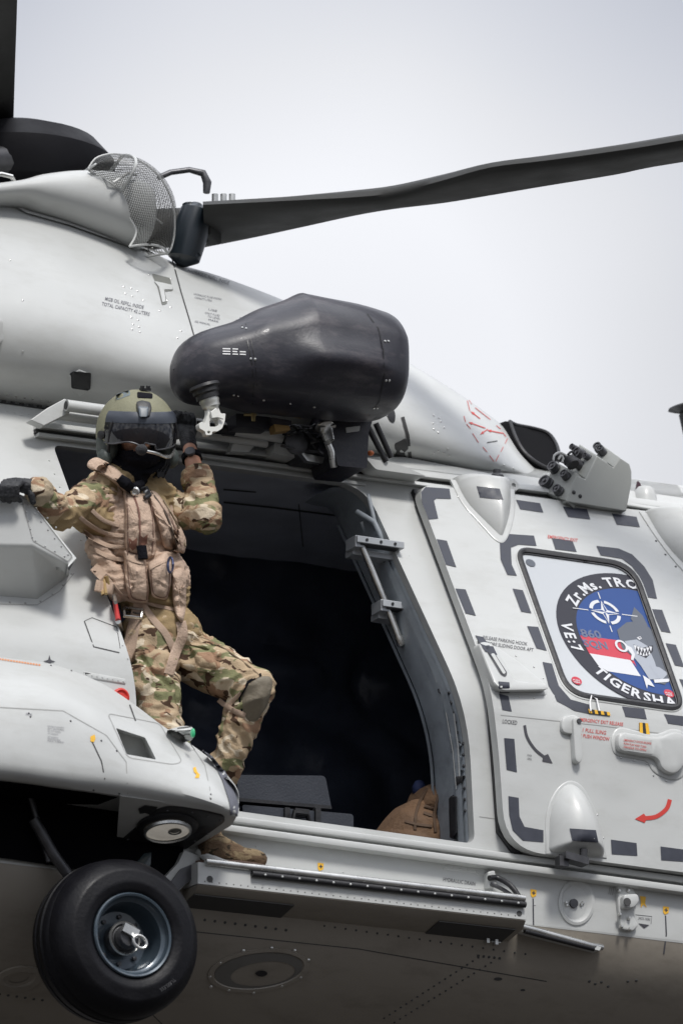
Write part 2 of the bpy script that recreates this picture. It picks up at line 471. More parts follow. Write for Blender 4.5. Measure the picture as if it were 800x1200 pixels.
# cabin interior -----------------------------------------------------
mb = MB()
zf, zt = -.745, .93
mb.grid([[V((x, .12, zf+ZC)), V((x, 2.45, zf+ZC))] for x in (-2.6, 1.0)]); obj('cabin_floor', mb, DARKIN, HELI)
mb = MB(); rows = []
for x in [-2.6+.06*i for i in range(61)]:
    rows.append([V((x, .57+.05*j*1.0, zt+ZC-.03*(j/20)**2)) for j in range(0, 37)])
mb.grid(rows); ceil = obj('cabin_ceiling', mb, CEILM, HELI)
def wrinkle(p, a=.03):
    q = p*1.7; n1 = noise.noise(V((q.x*1.2, q.y, q.z*2.2))); n2 = noise.noise(V((q.x*4+n1*3, q.y*4, q.z*5)))
    return a*(1-abs(n1)*2)+a*.35*n2
mb = MB(); rows = []
for i in range(121):
    x = -2.6+3.6*i/120
    rows.append([V((x, 1.68+wrinkle(V((x, 3, z)), .07), z+ZC)) for z in [zf+(zt-zf)*j/60 for j in range(61)]])
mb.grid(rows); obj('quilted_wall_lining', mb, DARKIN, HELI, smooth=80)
for x in (-2.6, 1.0):
    mb = MB(); mb.cap([V((x, fy(z)+.055, z+ZC)) for z in (zf, -.2, 0, .2, .6, zt)]+[V((x, 2.4, zt+ZC)), V((x, 2.4, zf+ZC))]); obj('cabin_bulkhead', mb, DARKIN, HELI)
# inner lining just behind the outer skin, above and forward of the opening
def inward(p, d, q=0): return V((p.x+q, p.y+d, p.z))
# forward jamb
J = dens(rp([(405, 568.5), (430, 572, 30), (546, 832, 60), (555, 994)], 20, 9), 10, False)
J = [q for q in J if True][:-1]
J = rp([(395, 567, 0), (427, 571, 32), (546.5, 832, 60), (554.5, 994, 0)], 20, 9)
J = dens(J, 9, False)
JP = [S0(*q)[0]+V((0, .045, 0)) for q in J]
mb = MB(); rows = []
for i, p in enumerate(JP):
    rows.append([p+V((.004, 0, 0)), p+V((-.012, .07, -.004)), p+V((-.014, .16, -.006)), p+V((-.006, .24, -.004)), p+V((.05, .27, -.002)), p+V((.35, .27, 0))])
mb.grid(rows); obj('door_jamb', mb, INNER, HELI, smooth=50)
jb = MB()
jb.grid([[r[0]+V((-.015, .01, 0)), r[0]+V((-.02, .05, 0))] for r in rows[9:]]); jb.grid([[r[3]+V((-.012, -.01, 0)), r[3]+V((-.012, .012, 0)), r[3]+V((.01, .02, 0))] for r in rows[9:]])
jamb = bvh_of(bpy.data.objects['door_jamb']); SJ = on(jamb, .3)
obj('jamb_flange', jb, INNER, HELI)
mb = MB(); rivet(mb, SJ, along((512, 742), (527, 800), 7)+along((519, 738), (535, 792), 7)+along((505, 700), (515, 738), 4)+along((526, 812), (538, 870), 6)+along((540, 806), (545, 950), 12)+along((452, 610), (500, 705), 12), .0075, .005)
obj('rivets', mb, DMETAL, bpy.data.objects['door_jamb'], stuff=True)
mb = MB(); line(mb, SJ, [(534, 836), (539, 875), (541, 915)], 1.3, .012); line(mb, SJ, [(525, 835), (533, 880), (537, 925)], 1.0, .012); line(mb, SJ, [(470, 690), (500, 760), (512, 800)], .9, .004); obj('scuff_line', mb, PAINT2, bpy.data.objects['door_jamb'], stuff=True)
mb = MB(); slab(mb, SJ, rp([(519, 822), (541, 808), (546, 880), (549, 900), (541, 905), (530, 880)], 4), .008); obj('access_plate', mb, INNER, bpy.data.objects['door_jamb'])
mb = MB(); slab(mb, SJ, rp([(532, 935), (549, 926), (552, 984), (534, 984)], 3), .03); obj('pocket', mb, BLACK, bpy.data.objects['door_jamb'])
mb = MB()
slab(mb, SJ, rp([(514, 808), (545, 792), (546, 797), (516, 813)], 1), .012)
for q in ((523, 762), (528, 776), (536, 770), (541, 915)): slab(mb, SJ, rp([(q[0]-5, q[1]-5), (q[0]+6, q[1]-6), (q[0]+7, q[1]+5), (q[0]-4, q[1]+6)], 2), .014)
obj('bracket', mb, DMETAL, bpy.data.objects['door_jamb'])
mb = MB(); mb.tube([W(418, 600, .5), W(428, 606, .47), W(438, 612, .44), W(447, 630, .43), W(452, 650, .42), W(460, 668, .4)], .012)
mb.tube([W(431, 580, .5), W(436, 600, .46), W(446, 640, .44), W(452, 660, .43)], .009)
mb.tube([W(424, 612, .55), W(436, 640, .54), W(470, 740, .4), W(515, 850, .25), W(532, 960, .2)], .014)
obj('cabin_pipe', mb, INNER, HELI)
mb = MB(); mb.ball(W(461, 664, .38), .022, 10, (1, .7, 1.3)); mb.ball(W(452, 655, .4), .018); mb.box(W(457, 658, .4), V((.03, 0, -.01)), V((0, .02, 0)), V((0, 0, .012)))
mb.lathe(W(466, 655, .36), (1, -.4, 0), [(0, .014), (.03, .014), (.03, .02), (.045, .02)], 10)
obj('pipe_valve', mb, DMETAL, HELI)
# fold-out step ladder hanging in the jamb
step = MB(); step.tube([W(424, 640, .34), W(437, 672, .335), W(452, 708, .33), W(468, 750, .32)], .0135, 14)
lad = obj('ladder_rail', step, METAL, HELI)
for nm, a, b, y0 in (('ladder_tread', (415, 633), (470, 641), .34), ('ladder_tread', (445, 708), (500, 716), .33)):
    mb = MB(); pa, pb = W(a[0], a[1], y0), W(b[0], b[1], y0-.02)
    ax = (pb-pa)/2; c = (pa+pb)/2
    mb.box(c, ax, V((0, .028, 0)), V((0, 0, .014))); mb.box(c+V((0, .07, -.035)), ax*.9, V((0, .035, 0)), V((0, 0, .012)))
    mb.box(pa+V((.018, .03, -.006)), V((.02, 0, 0)), V((0, .045, 0)), V((0, 0, .024)))
    o = obj(nm, mb, bpy.data.materials.get('tread_metal') or mat('tread_metal', (.42, .44, .46), .35, metal=.2), HELI, bevel=.003)
    mb = MB(); mb.box(c+V((0, .0, -.0165)), ax*.8, V((0, .02, 0)), V((0, 0, .002))); 
    for t in (.2, .5, .8): mb.lathe(pa.lerp(pb, t)+V((0, -.028, 0)), (0, -1, 0), [(0, .006), (.004, .006), (.004, .003)], 8)
    obj('tread_grip', mb, BLACK, o)
mb = MB(); mb.lathe(W(468, 750, .32), W(468, 750, .32)-W(452, 708, .33), [(-.012, .018), (.02, .018), (.026, .014)], 14)
obj('rail_end_cap', mb, METAL, lad)

# ceiling seams, header
SC0 = on(bvh_of(ceil), .6)
mb = MB()
line(mb, SC0, [(262, 588), (320, 594), (470, 613)], 2.0, .003); line(mb, SC0, [(262, 573), (300, 576)], 1.5, .003); line(mb, SC0, [(350, 590), (355, 640)], 1.2, .003)
obj('ceiling_seam', mb, SEAM, HELI)

# roof rails above the opening ------------------------------------------
def rail(name, pts, r, m, n=12, parent=HELI, **k):
    mb = MB(); mb.tube(pts, r, n, **k); return obj(name, mb, m, parent)
rail('grab_rail', [W(78, 475, .40), W(200, 492, .40), W(330, 512.5, .40)], .0235, PAINT, 20)
rail('grab_rail', [W(57, 485, .46), W(200, 503, .46), W(312, 519, .46)], .02, PAINT, 20)
mb = MB()
for (x, y, yy, r) in ((78, 475, .40, .0165), (57, 485, .46, .014), (330, 512.5, .40, .018)):
    s_ = 1 if x > 300 else -1
    p = W(x, y, yy); mb.lathe(p+V((s_*.001, 0, 0)), (s_, 0, 0), [(0, r), (.003, r), (.003, r*.5)], 16)
obj('tube_mouth', mb, SEAM, HELI)
mb = MB()
for pts in ([(36, 492), (52, 499), (82, 484), (84, 470), (76, 467), (56, 478)],):
    vs = [W(x, y, .43) for x, y in pts]; vb = [v+V((.0, .05, 0)) for v in vs]; n = len(vs)
    mb.add(vs+vb, [tuple(range(n)), tuple(range(2*n-1, n-1, -1))]+[(i, (i+1) % n, (i+1) % n+n, i+n) for i in range(n)])
obj('rail_bracket', mb, PAINT2, HELI, bevel=.004); mb = MB()
for pts in ([(275, 515), (300, 520), (292, 530), (270, 529)],):
    vs = [W(x, y, .47) for x, y in pts]; vb = [v+V((.0, .05, 0)) for v in vs]; n = len(vs)
    mb.add(vs+vb, [tuple(range(n)), tuple(range(2*n-1, n-1, -1))]+[(i, (i+1) % n, (i+1) % n+n, i+n) for i in range(n)])
obj('rail_bracket', mb, PAINT2, HELI, bevel=.004)
rail('grip_sleeve', [W(228, 497.4, .40), W(274, 504.2, .40)], .0245, BLACK, 20)
# door track above the opening
def strip(name, a, b, hpx, m, h=.02, off=0, parent=HELI, ch=1, extra=None):
    mb = MB(); d = (V(b)-V(a)).normalized(); nn = V((-d.y, d.x))*hpx
    slab(mb, side(off), [a, b, tuple(V(b)+nn), tuple(V(a)+nn)], h, ch, step=40, dirv=V((0, -1, 0)))
    return obj(name, mb, m, parent)
strip('door_track', (40, 497), (1150, 640), 7, PAINT, .05)
strip('track_slot', (40, 505), (1150, 648), 3.2, SEAM, .018)
strip('track_lower_lip', (42, 509), (1150, 653), 4, PAINT, .035)
strip('header_lip', (235, 540), (428, 566), 4, PAINT, .012)
# sill, slot, lower track
strip('sill_lip', (170, 945), (1150, 1077), 7, PAINT, .035)
strip('lower_track_slot', (180, 954.5), (1150, 1085), 3.6, SEAM, .004)
strip('lower_track', (180, 958.5), (1150, 1089), 8, PAINT2, .05)
# small top details above the track: raised ledge and fasteners
mb = MB(); slab(mb, S0, rp([(300, 522), (330, 520), (420, 543), (420, 548), (300, 535)], 2), .02, step=20)
slab(mb, S0, rp([(424, 541), (470, 541), (600, 566), (600, 571), (424, 548)], 3), .03, step=20)
obj('roof_ledge', mb, PAINT, HELI)
# ------------------------------------------------------------------ sliding door
DOFF = .075
SD = side(DOFF)
WIN = rp([(601, 641, 20), (742, 661, 30), (803, 835, 22), (663, 815, 26)], 20, 8)
DOORP = rp([(486, 566, 26), (1130, 644, 10), (1180, 1072, 10), (592, 995, 46), (584, 880, 30), (575, 806, 30), (556, 754, 40)], 20, 8)
door = sheet('sliding_door', [DOORP, inset(WIN, 1)], PAINT, off=DOFF, thick=.05, bevel=.012)
# dark gap of the door seal behind the leading edge
mb = MB(); 
gp = [(484, 575), (553, 756), (572, 808), (578, 880), (586, 960)]
slab(mb, side(.012), [(482, 575), (552, 762), (570, 810), (575, 880), (582, 975), (600, 1000), (612, 1000), (600, 960), (592, 880), (585, 800), (500, 575)], .012, 1, step=20)
obj('door_seal', mb, BLACK, door)
slatem = []
DASH = [
 [(493, 577), (498, 571), (526, 573), (528, 585), (511, 584.5), (508, 587), (513, 608), (502, 609), (494, 590)],
 [(604, 586), (632, 590), (636, 601), (609, 597)], [(659, 594), (687, 597), (691, 609), (665, 606)], [(716, 602), (745, 606), (749, 618), (722, 615)],
 [(511, 632), (523, 634), (534, 665), (522, 662)], [(533, 690), (545, 691), (557, 722), (545, 719)],
 [(584, 813), (595, 816), (599, 834), (588, 832)], [(590, 865), (602, 866), (605, 905), (593, 902)],
 [(595, 933), (607, 935), (608, 957), (614, 969), (636, 973), (636, 987), (612, 985), (600, 973), (596, 955)],
 [(715, 984), (745, 988), (746, 1003), (716, 1001)], [(773, 992), (803, 996), (803, 1010), (774, 1008)], [(832, 1000), (862, 1004), (862, 1018), (833, 1016)],
 [(585, 636), (594, 626), (625, 628), (628, 640), (607, 638.5), (598, 642), (599, 662), (605, 675), (594, 674), (586, 656)],
 [(646, 631), (670, 634), (675, 647), (650, 644)],
 [(698, 640), (724, 643), (740, 650), (754, 664), (764, 680), (769, 702), (757, 700), (749, 678), (740, 664), (728, 655), (703, 651)],
 [(762, 714), (775, 715), (785, 742), (774, 740)], [(779, 754), (791, 756), (801, 782), (790, 780)], [(795, 796), (806, 798), (812, 816), (803, 814)],
 [(600, 690), (612, 692), (622, 719), (610, 717)], [(617, 734), (630, 735), (640, 763), (628, 760)],
 [(635, 776), (646, 778), (654, 804), (668, 820), (690, 826), (691, 837), (672, 833), (652, 822), (642, 804)],
 [(728, 828), (754, 831), (757, 843), (732, 840)], [(777, 837), (803, 840), (803, 851), (782, 848)]]
for d in DASH:
    mb = MB(); drape(mb, SD, d, .002, 12); obj('marking_dash', mb, SLATE, door, smooth=None)
# seams and small print
mb = MB()
line(mb, SD, [(586, 838), (700, 850), (900, 876)], .8, .001); line(mb, SD, [(756, 607), (786, 650), (830, 690)], .8)
obj('panel_seam', mb, SEAML, door)
mb = MB()
text(mb, SD, 'RELEASE PARKING HOOK', (565, 749), (617, 757), 4.2); text(mb, SD, 'BEFORE SLIDING DOOR AFT', (566, 755.5), (624, 764), 4.2)
text(mb, SD, 'LOCKED', (588, 847.5), (605, 849.5), 5); text(mb, SD, 'DOOR', (617, 886), (622, 887), 2.5, bold=0); text(mb, SD, 'OPEN', (617, 890), (622, 891), 2.5, bold=0)
obj('lettering', mb, TXT, door)
mb = MB()
text(mb, SD, 'EMERGENCY EXIT', (641, 631), (676, 635.5), 4); text(mb, SD, 'EMERGENCY EXIT RELEASE', (677, 845), (729, 851), 4.2)
text(mb, SD, '1 PULL SLING', (682, 857.5), (709, 861), 4.6); text(mb, SD, '2 PUSH WINDOW', (679, 864), (713, 868.5), 4.6)
obj('lettering', mb, REDM, door, label='red warning lettering')
def arrow(path, w0, head, m, nm='arrow_marking'):
    mb = MB(); P_ = spline([V((x, y, 0)) for x, y in path], 5); P_ = [(p.x, p.y) for p in P_]
    L_ = []; R2 = []
    for i, q in enumerate(P_[:-1]):
        a = V(P_[max(i-1, 0)]); b = V(P_[i+1]); t = (b-a).normalized(); n = V((-t.y, t.x))*w0/2
        L_.append(tuple(V(q)+n)); R2.append(tuple(V(q)-n))
    t = (V(P_[-1])-V(P_[-2])).normalized(); n = V((-t.y, t.x)); e = V(P_[-1])
    pts = L_+[tuple(e-t*0+n*head*.5), tuple(e+t*head), tuple(e-n*head*.5)]+R2[::-1]
    drape(mb, SD, pts, .002, 8); return obj(nm, mb, m, door, smooth=None)
arrow([(614, 850), (617, 864), (626, 878), (638, 888)], 3.2, 11, TXT)
arrow([(784, 937), (780, 948), (768, 957), (754, 959)], 5, 11, REDM)
# window: rubber seal, rim, pane and roundel -------------------------------
def ringslab(name, outer, inner, h, m, parent, surf=SD):
    mb = MB(); o = dens(outer, 12); k = len(o)
    # same vertex count for both loops
    i_ = inset(outer, 0); 
    a = [surf(*q) for q in outer]; b = [surf(*q) for q in inner]
    md = [((p[0]+q[0])/2, (p[1]+q[1])/2) for p, q in zip(outer, inner)]; c = [surf(*q) for q in md]
    mb.grid([[p-n*.03 for p, n in a], [p+n*h*.6 for p, n in a], [p+n*h for p, n in c], [p+n*h*.6 for p, n in b], [p-n*.03 for p, n in b]], True)
    return obj(name, mb, m, parent)
ringslab('window_rim', inset(WIN, -2.2), inset(WIN, -.2), .004, PAINT, door)
seal = ringslab('window_seal', inset(WIN, -.6), inset(WIN, 4.6), .011, BLACK, door)
ringslab('window_rim', inset(WIN, 4.8), inset(WIN, 6.0), .003, DMETAL, door)
SW = side(DOFF-.004)
GL = inset(WIN, 4)
# centre/axes of the pane
O0 = SW(725, 745)[0]; ux = V((1, 0, 0)); uv = V((0, LEAN, 1)).normalized(); un = ux.cross(uv)
if un.y > 0: un = -un
def pl(px, py):
    p = SW(px, py)[0]-O0; return (p.dot(ux), p.dot(uv))
CLIP = [pl(*q) for q in inset(WIN, 6.5)]
if area(CLIP) < 0: CLIP = CLIP[::-1]
def clip(poly):
    out_ = list(poly)
    for i in range(len(CLIP)):
        a, b = CLIP[i-1], CLIP[i]; inp = out_; out_ = []
        if not inp: return []
        def sd_(p): return (b[0]-a[0])*(p[1]-a[1])-(b[1]-a[1])*(p[0]-a[0])
        for j in range(len(inp)):
            p, q = inp[j-1], inp[j]; sp, sq = sd_(p), sd_(q)
            if sp >= 0: out_.append(p) if sp >= 0 and False else None
            if (sp >= 0) != (sq >= 0):
                t = sp/(sp-sq); out_.append((p[0]+(q[0]-p[0])*t, p[1]+(q[1]-p[1])*t))
            if sq >= 0: out_.append(q)
    return out_
def flat(mb, polys, h, mi=0):
    for p in polys:
        if area(p) < 0: p = p[::-1]
        c = clip(p)
        if len(c) > 2: mb.add([O0+ux*x+uv*y+un*h for x, y in c], [tuple(range(len(c)))], mi)
def tris(poly):
    t = tessellate_polygon([[V((x, y, 0)) for x, y in poly]]); return [[poly[i] for i in f] for f in t]
mb = MB(); v2, fs = cdt([dens(GL, 14)]); mb.add([SW(q.x, q.y)[0]-un*0 for q in v2], fs)
PANEM = mat('coated_pane', (.42, .44, .46), .06, coat=.5, spec=.5, var=.05, vscale=2)
pane = obj('window_pane', mb, PANEM, door, smooth=None)
# the roundel on the pane
RP_ = [pl(*q) for q in ((653.8, 716.6), (666, 685), (689.7, 672), (668.7, 758.6), (695, 798), (721, 813.7), (737, 818.5), (771.6, 831), (785.5, 833.5))]
import numpy as np
A_m = np.array([[2*x, 2*y, 1] for x, y in RP_]); b_m = np.array([x*x+y*y for x, y in RP_]); so_ = np.linalg.lstsq(A_m, b_m, rcond=None)[0]
C0 = (float(so_[0]), float(so_[1])); RAD = float(math.sqrt(so_[2]+so_[0]**2+so_[1]**2)); print('roundel', C0, RAD)
def circ(r, c=C0, n=64, a0=0, a1=360): return [(c[0]+r*math.cos(math.radians(a0+(a1-a0)*i/n)), c[1]+r*math.sin(math.radians(a0+(a1-a0)*i/n))) for i in range(n+(0 if a1-a0 == 360 else 1))]
def loc(px, py): return pl(px, py)
NAVY = mat('roundel_black', (.022, .022, .032), .3, coat=.03, spec=.25); BLUE = mat('roundel_blue', (.014, .055, .21), .3, coat=.03, spec=.25)
RW = mat('roundel_white', (.6, .61, .63), .3, coat=.03, spec=.25); RR = mat('roundel_red', (.5, .045, .07), .3, coat=.03, spec=.25); RG = mat('roundel_grey', (.1, .112, .135), .3, coat=.03, spec=.25)
RLG = mat('roundel_pale_grey', (.34, .365, .41), .3, coat=.03, spec=.25); RT = mat('faded_lettering', (.04, .06, .14), .2, coat=.6)
mb = MB(); flat(mb, [circ(RAD)], .001); flat(mb, [circ(RAD*.775)], .0015, 1)
# flag stripes: red then white, edges level with the ring
def band(y0, y1, x1, mi, h, x0=-.6, rr=RAD*.775):
    L_ = []; n = 14
    for i in range(n+1):
        y = y0+(y1-y0)*i/n; L_.append((C0[0]-math.sqrt(max(0, rr*rr-(y-C0[1])**2)), y))
    flat(mb, [[(x1, y0)]+[(x1, y1)]+L_[::-1]] if True else [], h, mi)
fy0 = lambda px, py: loc(px, py)[1]
def quad(ps, mi, h): flat(mb, tris([loc(*p) for p in ps]), h, mi)
quad([(679, 745), (731, 752), (742, 778), (731, 774), (690, 766)], 3, .002)
quad([(679, 745), (690, 767), (740, 775), (745, 782), (733, 752)], 3, .0021)
quad([(690, 766), (738, 774), (750, 793), (711, 787), (700, 780)], 2, .0022)
def ltxt(s, a, b, cap, mi, h=.003, bold=.03):
    vs, f_, _ = glyphs(s, bold); A = V(loc(*a)); B = V(loc(*b)); d = B-A; u = V((-d.y, d.x)).normalized()*cap
    P_ = [tuple(A+d*x+u*y) for x, y in vs]
    flat(mb, [[P_[i] for i in f] for f in f_], h, mi)
ltxt('860', (681, 746.5), (705, 749), .045, 4); ltxt('SQN', (684, 758), (712, 761.5), .042, 4)
def arc(s, r, a0, a1, cap, mi=2, h=.003, flip=False, bold=.03):
    ws = [glyphs(c, bold)[2]+.22 if c != ' ' else .45 for c in s]; tot = sum(ws); a = a0
    for c, w_ in zip(s, ws):
        da = (a1-a0)*w_/tot
        if c != ' ':
            vs, f_, asp = glyphs(c, bold); wd = asp*cap; am = math.radians(a+da/2)
            er = V((math.cos(am), math.sin(am))); et = V((-er.y, er.x)) if flip else V((er.y, -er.x)); up = -er if flip else er
            base = V(C0)+er*(r if not flip else r)
            wsc = min(wd, abs(math.radians(da))*r*.92)
            P_ = [tuple(base+et*((x-.5)*wsc)+up*(y*cap)) for x, y in vs]
            flat(mb, [[P_[i] for i in f] for f in f_], h, mi)
        a += da
def angp(px, py):
    q = loc(px, py); return math.degrees(math.atan2(q[1]-C0[1], q[0]-C0[0])) % 360
def arc2(s, i0, p0, i1, p1, r, cap, flip):
    ws = [glyphs(c, .03)[2]+.22 if c != ' ' else .45 for c in s]; cm_ = lambda i: sum(ws[:i])+ws[i]/2
    a0, a1 = angp(*p0), angp(*p1); k = (a1-a0)/(cm_(i1)-cm_(i0))
    arc(s, r, a0-k*cm_(i0), a0+k*(sum(ws)-cm_(i0)), cap, flip=flip)
arc2('Zr.Ms. TROMP', 0, (664, 701), 7, (711, 681), RAD*.80, RAD*.135, False); arc2('VE:7', 0, (665, 735), 3, (676, 760), RAD*.955, RAD*.13, True); arc2('TIGERSHARK', 0, (701.5, 788), 7, (785, 824), RAD*.935, RAD*.135, True)
# compass star emblem
SC_ = loc(708, 718); r1 = .062
for k in range(4):
    a = k*90+45; flat(mb, [[(SC_[0]+r*math.cos(math.radians(t)), SC_[1]+r*math.sin(math.radians(t))) for r, t in [(r1*1.14, a-32+i*8) for i in range(9)]+[(r1*.86, a+32-i*8) for i in range(9)]]] if False else
         [[(SC_[0]+rr*math.cos(math.radians(t)), SC_[1]+rr*math.sin(math.radians(t))) for rr, t in ((r1*1.1, a-34+i*8.5), (r1*1.1, a-34+(i+1)*8.5), (r1*.85, a-34+(i+1)*8.5), (r1*.85, a-34+i*8.5))] for i in range(8)], .0035, 2)
    b = math.radians(k*90); d = V((math.cos(b), math.sin(b))); p = V((-d.y, d.x)); S_ = V(SC_)
    flat(mb, [[tuple(S_), tuple(S_+(d+p)*r1*.22), tuple(S_+d*r1*1.05)], [tuple(S_), tuple(S_+d*r1*1.05), tuple(S_+(d-p)*r1*.22)]], .0035, 2)
    flat(mb, [[tuple(S_), tuple(S_+d*r1*.9), tuple(S_+(d-p)*r1*.17)]], .0037, 1)
    e_ = 1.8 if k % 2 else 2.35; flat(mb, [[tuple(S_+d*r1*1.22+p*.0022), tuple(S_+d*r1*e_+p*.0022), tuple(S_+d*r1*e_-p*.0022), tuple(S_+d*r1*1.22-p*.0022)]], .0035, 2)
# shark: body, belly, jaw, teeth, eye, fins
quad([(722, 739), (733, 730), (748, 728), (760, 736), (772, 752), (782, 775), (785, 795), (778, 803), (766, 800), (752, 782), (738, 768), (728, 760)], 5, .0032)
quad([(738, 726), (742, 712), (752, 722), (758, 734), (748, 737)], 5, .0033)
quad([(731, 752), (745, 750), (758, 758), (766, 776), (772, 796), (760, 797), (750, 781), (738, 766)], 6, .0036)
quad([(741, 756), (752, 760), (764, 757), (764, 764), (756, 772), (747, 768)], 0, .0042)
for i in range(6):
    x = 743+i*3.6; y = 757+(i*1.3 if i < 3 else 3.6-(i-3)*1.1); quad([(x-1.6, y), (x+1.8, y+.5), (x+.5, y+6)], 2, .0048)
for i in range(5):
    x = 746+i*3.4; y = 770-(abs(i-2.3)*1.2); quad([(x-1.3, y), (x+1.5, y), (x+.1, y-4.5)], 2, .0048)
quad([(745, 748), (749, 746.5), (751, 749), (748, 751)], 2, .0045); quad([(747, 748), (749, 747.5), (749.5, 749.5)], 0, .005)
quad([(760, 780), (772, 783), (782, 790), (774, 798), (766, 790)], 6, .0042); quad([(752, 792), (760, 797), (766, 806), (758, 803), (757, 808)], 2, .0043); quad([(765, 797), (785, 796), (782, 800), (766, 801)], 2, .0043)
for i in range(20):
    a0, a1 = math.radians(i*18), math.radians(i*18+18); c = loc(727, 758)
    flat(mb, [[(c[0]+.028*math.cos(a0), c[1]+.034*math.sin(a0)), (c[0]+.028*math.cos(a1), c[1]+.034*math.sin(a1)), (c[0]+.018*math.cos(a1), c[1]+.023*math.sin(a1)), (c[0]+.018*math.cos(a0), c[1]+.023*math.sin(a0))]], .0052, 2)
quad([(733, 757), (739, 760), (743, 768), (741, 775), (738, 774), (739, 768), (735, 763)], 2, .0053)
embl = obj('squadron_emblem', mb, [NAVY, BLUE, RW, RR, RT, RG, RLG], pane, smooth=None, recalc=False, merge=False)
for px, py in ((675, 798), (783, 813), (621, 660)):
    mb = MB(); flat(mb, [circ(.022 if py > 700 else .021, loc(px, py), 24)], .0025)
    if py > 700:
        vs, f_, _ = glyphs('PUSH', .02); A = V(loc(px-4, py+0)); P_ = [tuple(A+V((x*.028, y*.008))) for x, y in vs]; flat(mb, [[P_[i] for i in f] for f in f_], .0032, 1)
        P_ = [tuple(A+V((x*.028, y*.008-.011))) for x, y in glyphs('HERE', .02)[0]]; flat(mb, [[P_[i] for i in f] for f in glyphs('HERE', .02)[1]], .0032, 1)
    obj('push_disc', mb, [RR if py > 700 else RG, RW], pane, smooth=None)
# sling loop at the lower edge of the window
mb = MB(); mb.tube([SD(*q)[0]+V((0, -.012, 0)) for q in ((690, 834), (689, 824), (691, 816), (697, 820), (700, 834))], .0035, 8); obj('release_sling', mb, WHITEM, door)
def hazard(poly, n, nm='hazard_tab', skew=.6):
    mb = MB(); a, b, c, d = [V(p) for p in poly]     # tl tr br bl
    for i in range(n):
        t0, t1 = i/n, (i+1)/n; s_ = skew/n
        q = [a.lerp(b, t0), a.lerp(b, t1), d.lerp(c, min(1, t1)), d.lerp(c, t0)]
        mb.add([SD(*p)[0]+V((0, -.006, 0)) for p in q], [(0, 1, 2, 3)], i % 2)
    slab(mb, SD, poly, .0045, .6, mi=1, dirv=V((0, -1, 0))); obj(nm, mb, [mat('hazard_yellow', (.75, .42, .02), .5), BLACK], door, smooth=None)
hazard([(688, 831), (713, 835), (714, 839), (689, 836)], 7); hazard([(748, 847), (758, 848), (760, 861), (748, 860)], 3)
# fairings and fittings on the door
DB = bvh_of(door); SDB = on(DB, -.07)
def boss(name, poly, h, m, parent, surf=SD, ch=1.6, dirv=V((0, -1, 0)), **k):
    mb = MB(); slab(mb, surf, rp(poly, k.pop('r', 3)), h, ch, dirv=dirv, **k); return obj(name, mb, m, parent, smooth=35)
boss('fairing_flange', [(527, 562, 0), (602, 571, 0), (603, 600), (598, 622), (590, 638), (580, 634), (560, 612), (540, 590)], .006, PAINT, door, r=10)
mb = MB(); dome(mb, SD, rp([(530, 560, 0), (597, 569, 0), (599, 600, 20), (588, 633, 6), (562, 608, 20), (543, 588, 20)], 10), .085, c=(575, 578), pw=.7); tf = obj('roller_fairing', mb, PAINT, door, smooth=80)
SF = on(bvh_of(tf, door), -.1)
mb = MB(); drape(mb, SF, [(558, 570), (585, 573), (589, 586), (562, 583)], .002, 5); obj('marking_dash', mb, SLATE, tf, smooth=None)
boss('fairing_flange', [(638, 1001, 0), (638, 950, 30), (652, 922, 20), (668, 913, 20), (684, 922, 20), (702, 960, 30), (710, 1006, 0)], .005, PAINT, door, r=20)
mb = MB(); dome(mb, SD, rp([(641, 999, 6), (642, 950, 30), (655, 922, 20), (668, 916, 16), (682, 926, 20), (698, 960, 30), (708, 1005, 6), (675, 1003, 2)], 20), .1, c=(676, 985), pw=.65); bf = obj('roller_fairing', mb, PAINT, door, smooth=80)
SF2 = on(bvh_of(bf, door), -.15)
mb = MB(); drape(mb, SF2, [(667, 971), (697, 973), (700, 987), (670, 985)], .003, 4); obj('marking_dash', mb, SLATE, bf, smooth=None)
mb = MB(); rivet(mb, SD, [(645, 947), (644, 968), (652, 928), (684, 932), (699, 955), (706, 982)]+[(536, 582), (549, 598), (563, 614), (577, 628), (592, 629), (600, 606)], .0045); obj('rivets', mb, METAL, door, stuff=True)
mb = MB(); p = W(683, 1004, -.21); mb.lathe(p, (0, .1, -1), [(-.03, .016), (.02, .016), (.022, .01)], 12); mb.box(W(672, 1007, -.21), V((.05, 0, -.008)), V((0, .03, 0)), V((0, 0, .014))); mb.box(W(658, 1010, -.2), V((.02, 0, 0)), V((0, .02, 0)), V((0, 0, .02)))
obj('door_roller', mb, DMETAL, door)
# parking-hook box
boss('hook_plate', [(556, 754), (580, 757), (610, 778), (640, 803), (640, 815), (586, 813), (576, 808)], .004, PAINT, door, r=4)
hk = boss('hook_box', [(555, 757), (562, 754), (572, 757), (598, 800), (635, 803), (636, 811), (583, 812), (574, 804)], .04, PAINT, door, ch=2.4, r=4)
SH = on(bvh_of(hk, door), -.1)
mb = MB(); drape(mb, SH, rp([(570, 764), (577, 763), (594, 789), (592, 794), (586, 791)], 3), .002, 5); obj('hook_slot', mb, DMETAL, hk)
mb = MB(); drape(mb, SH, rp([(574, 767), (578, 766), (592, 789), (589, 791)], 2), .004, 5); obj('hook_lever', mb, PAINT2, hk)
for d in ([(556, 745), (565, 747), (573, 757), (572, 765), (568, 764)], [(566, 757), (577, 758), (582, 768), (574, 769)], [(583, 799), (596, 800), (597, 812), (585, 812)]):
    mb = MB(); drape(mb, SH, d, .003, 5); obj('marking_dash', mb, SLATE, hk, smooth=None)
mb = MB(); rivet(mb, SD, [(604, 769), (625, 782), (636, 795), (640, 806), (608, 817), (625, 818)], .004); obj('rivets', mb, METAL, hk, stuff=True)
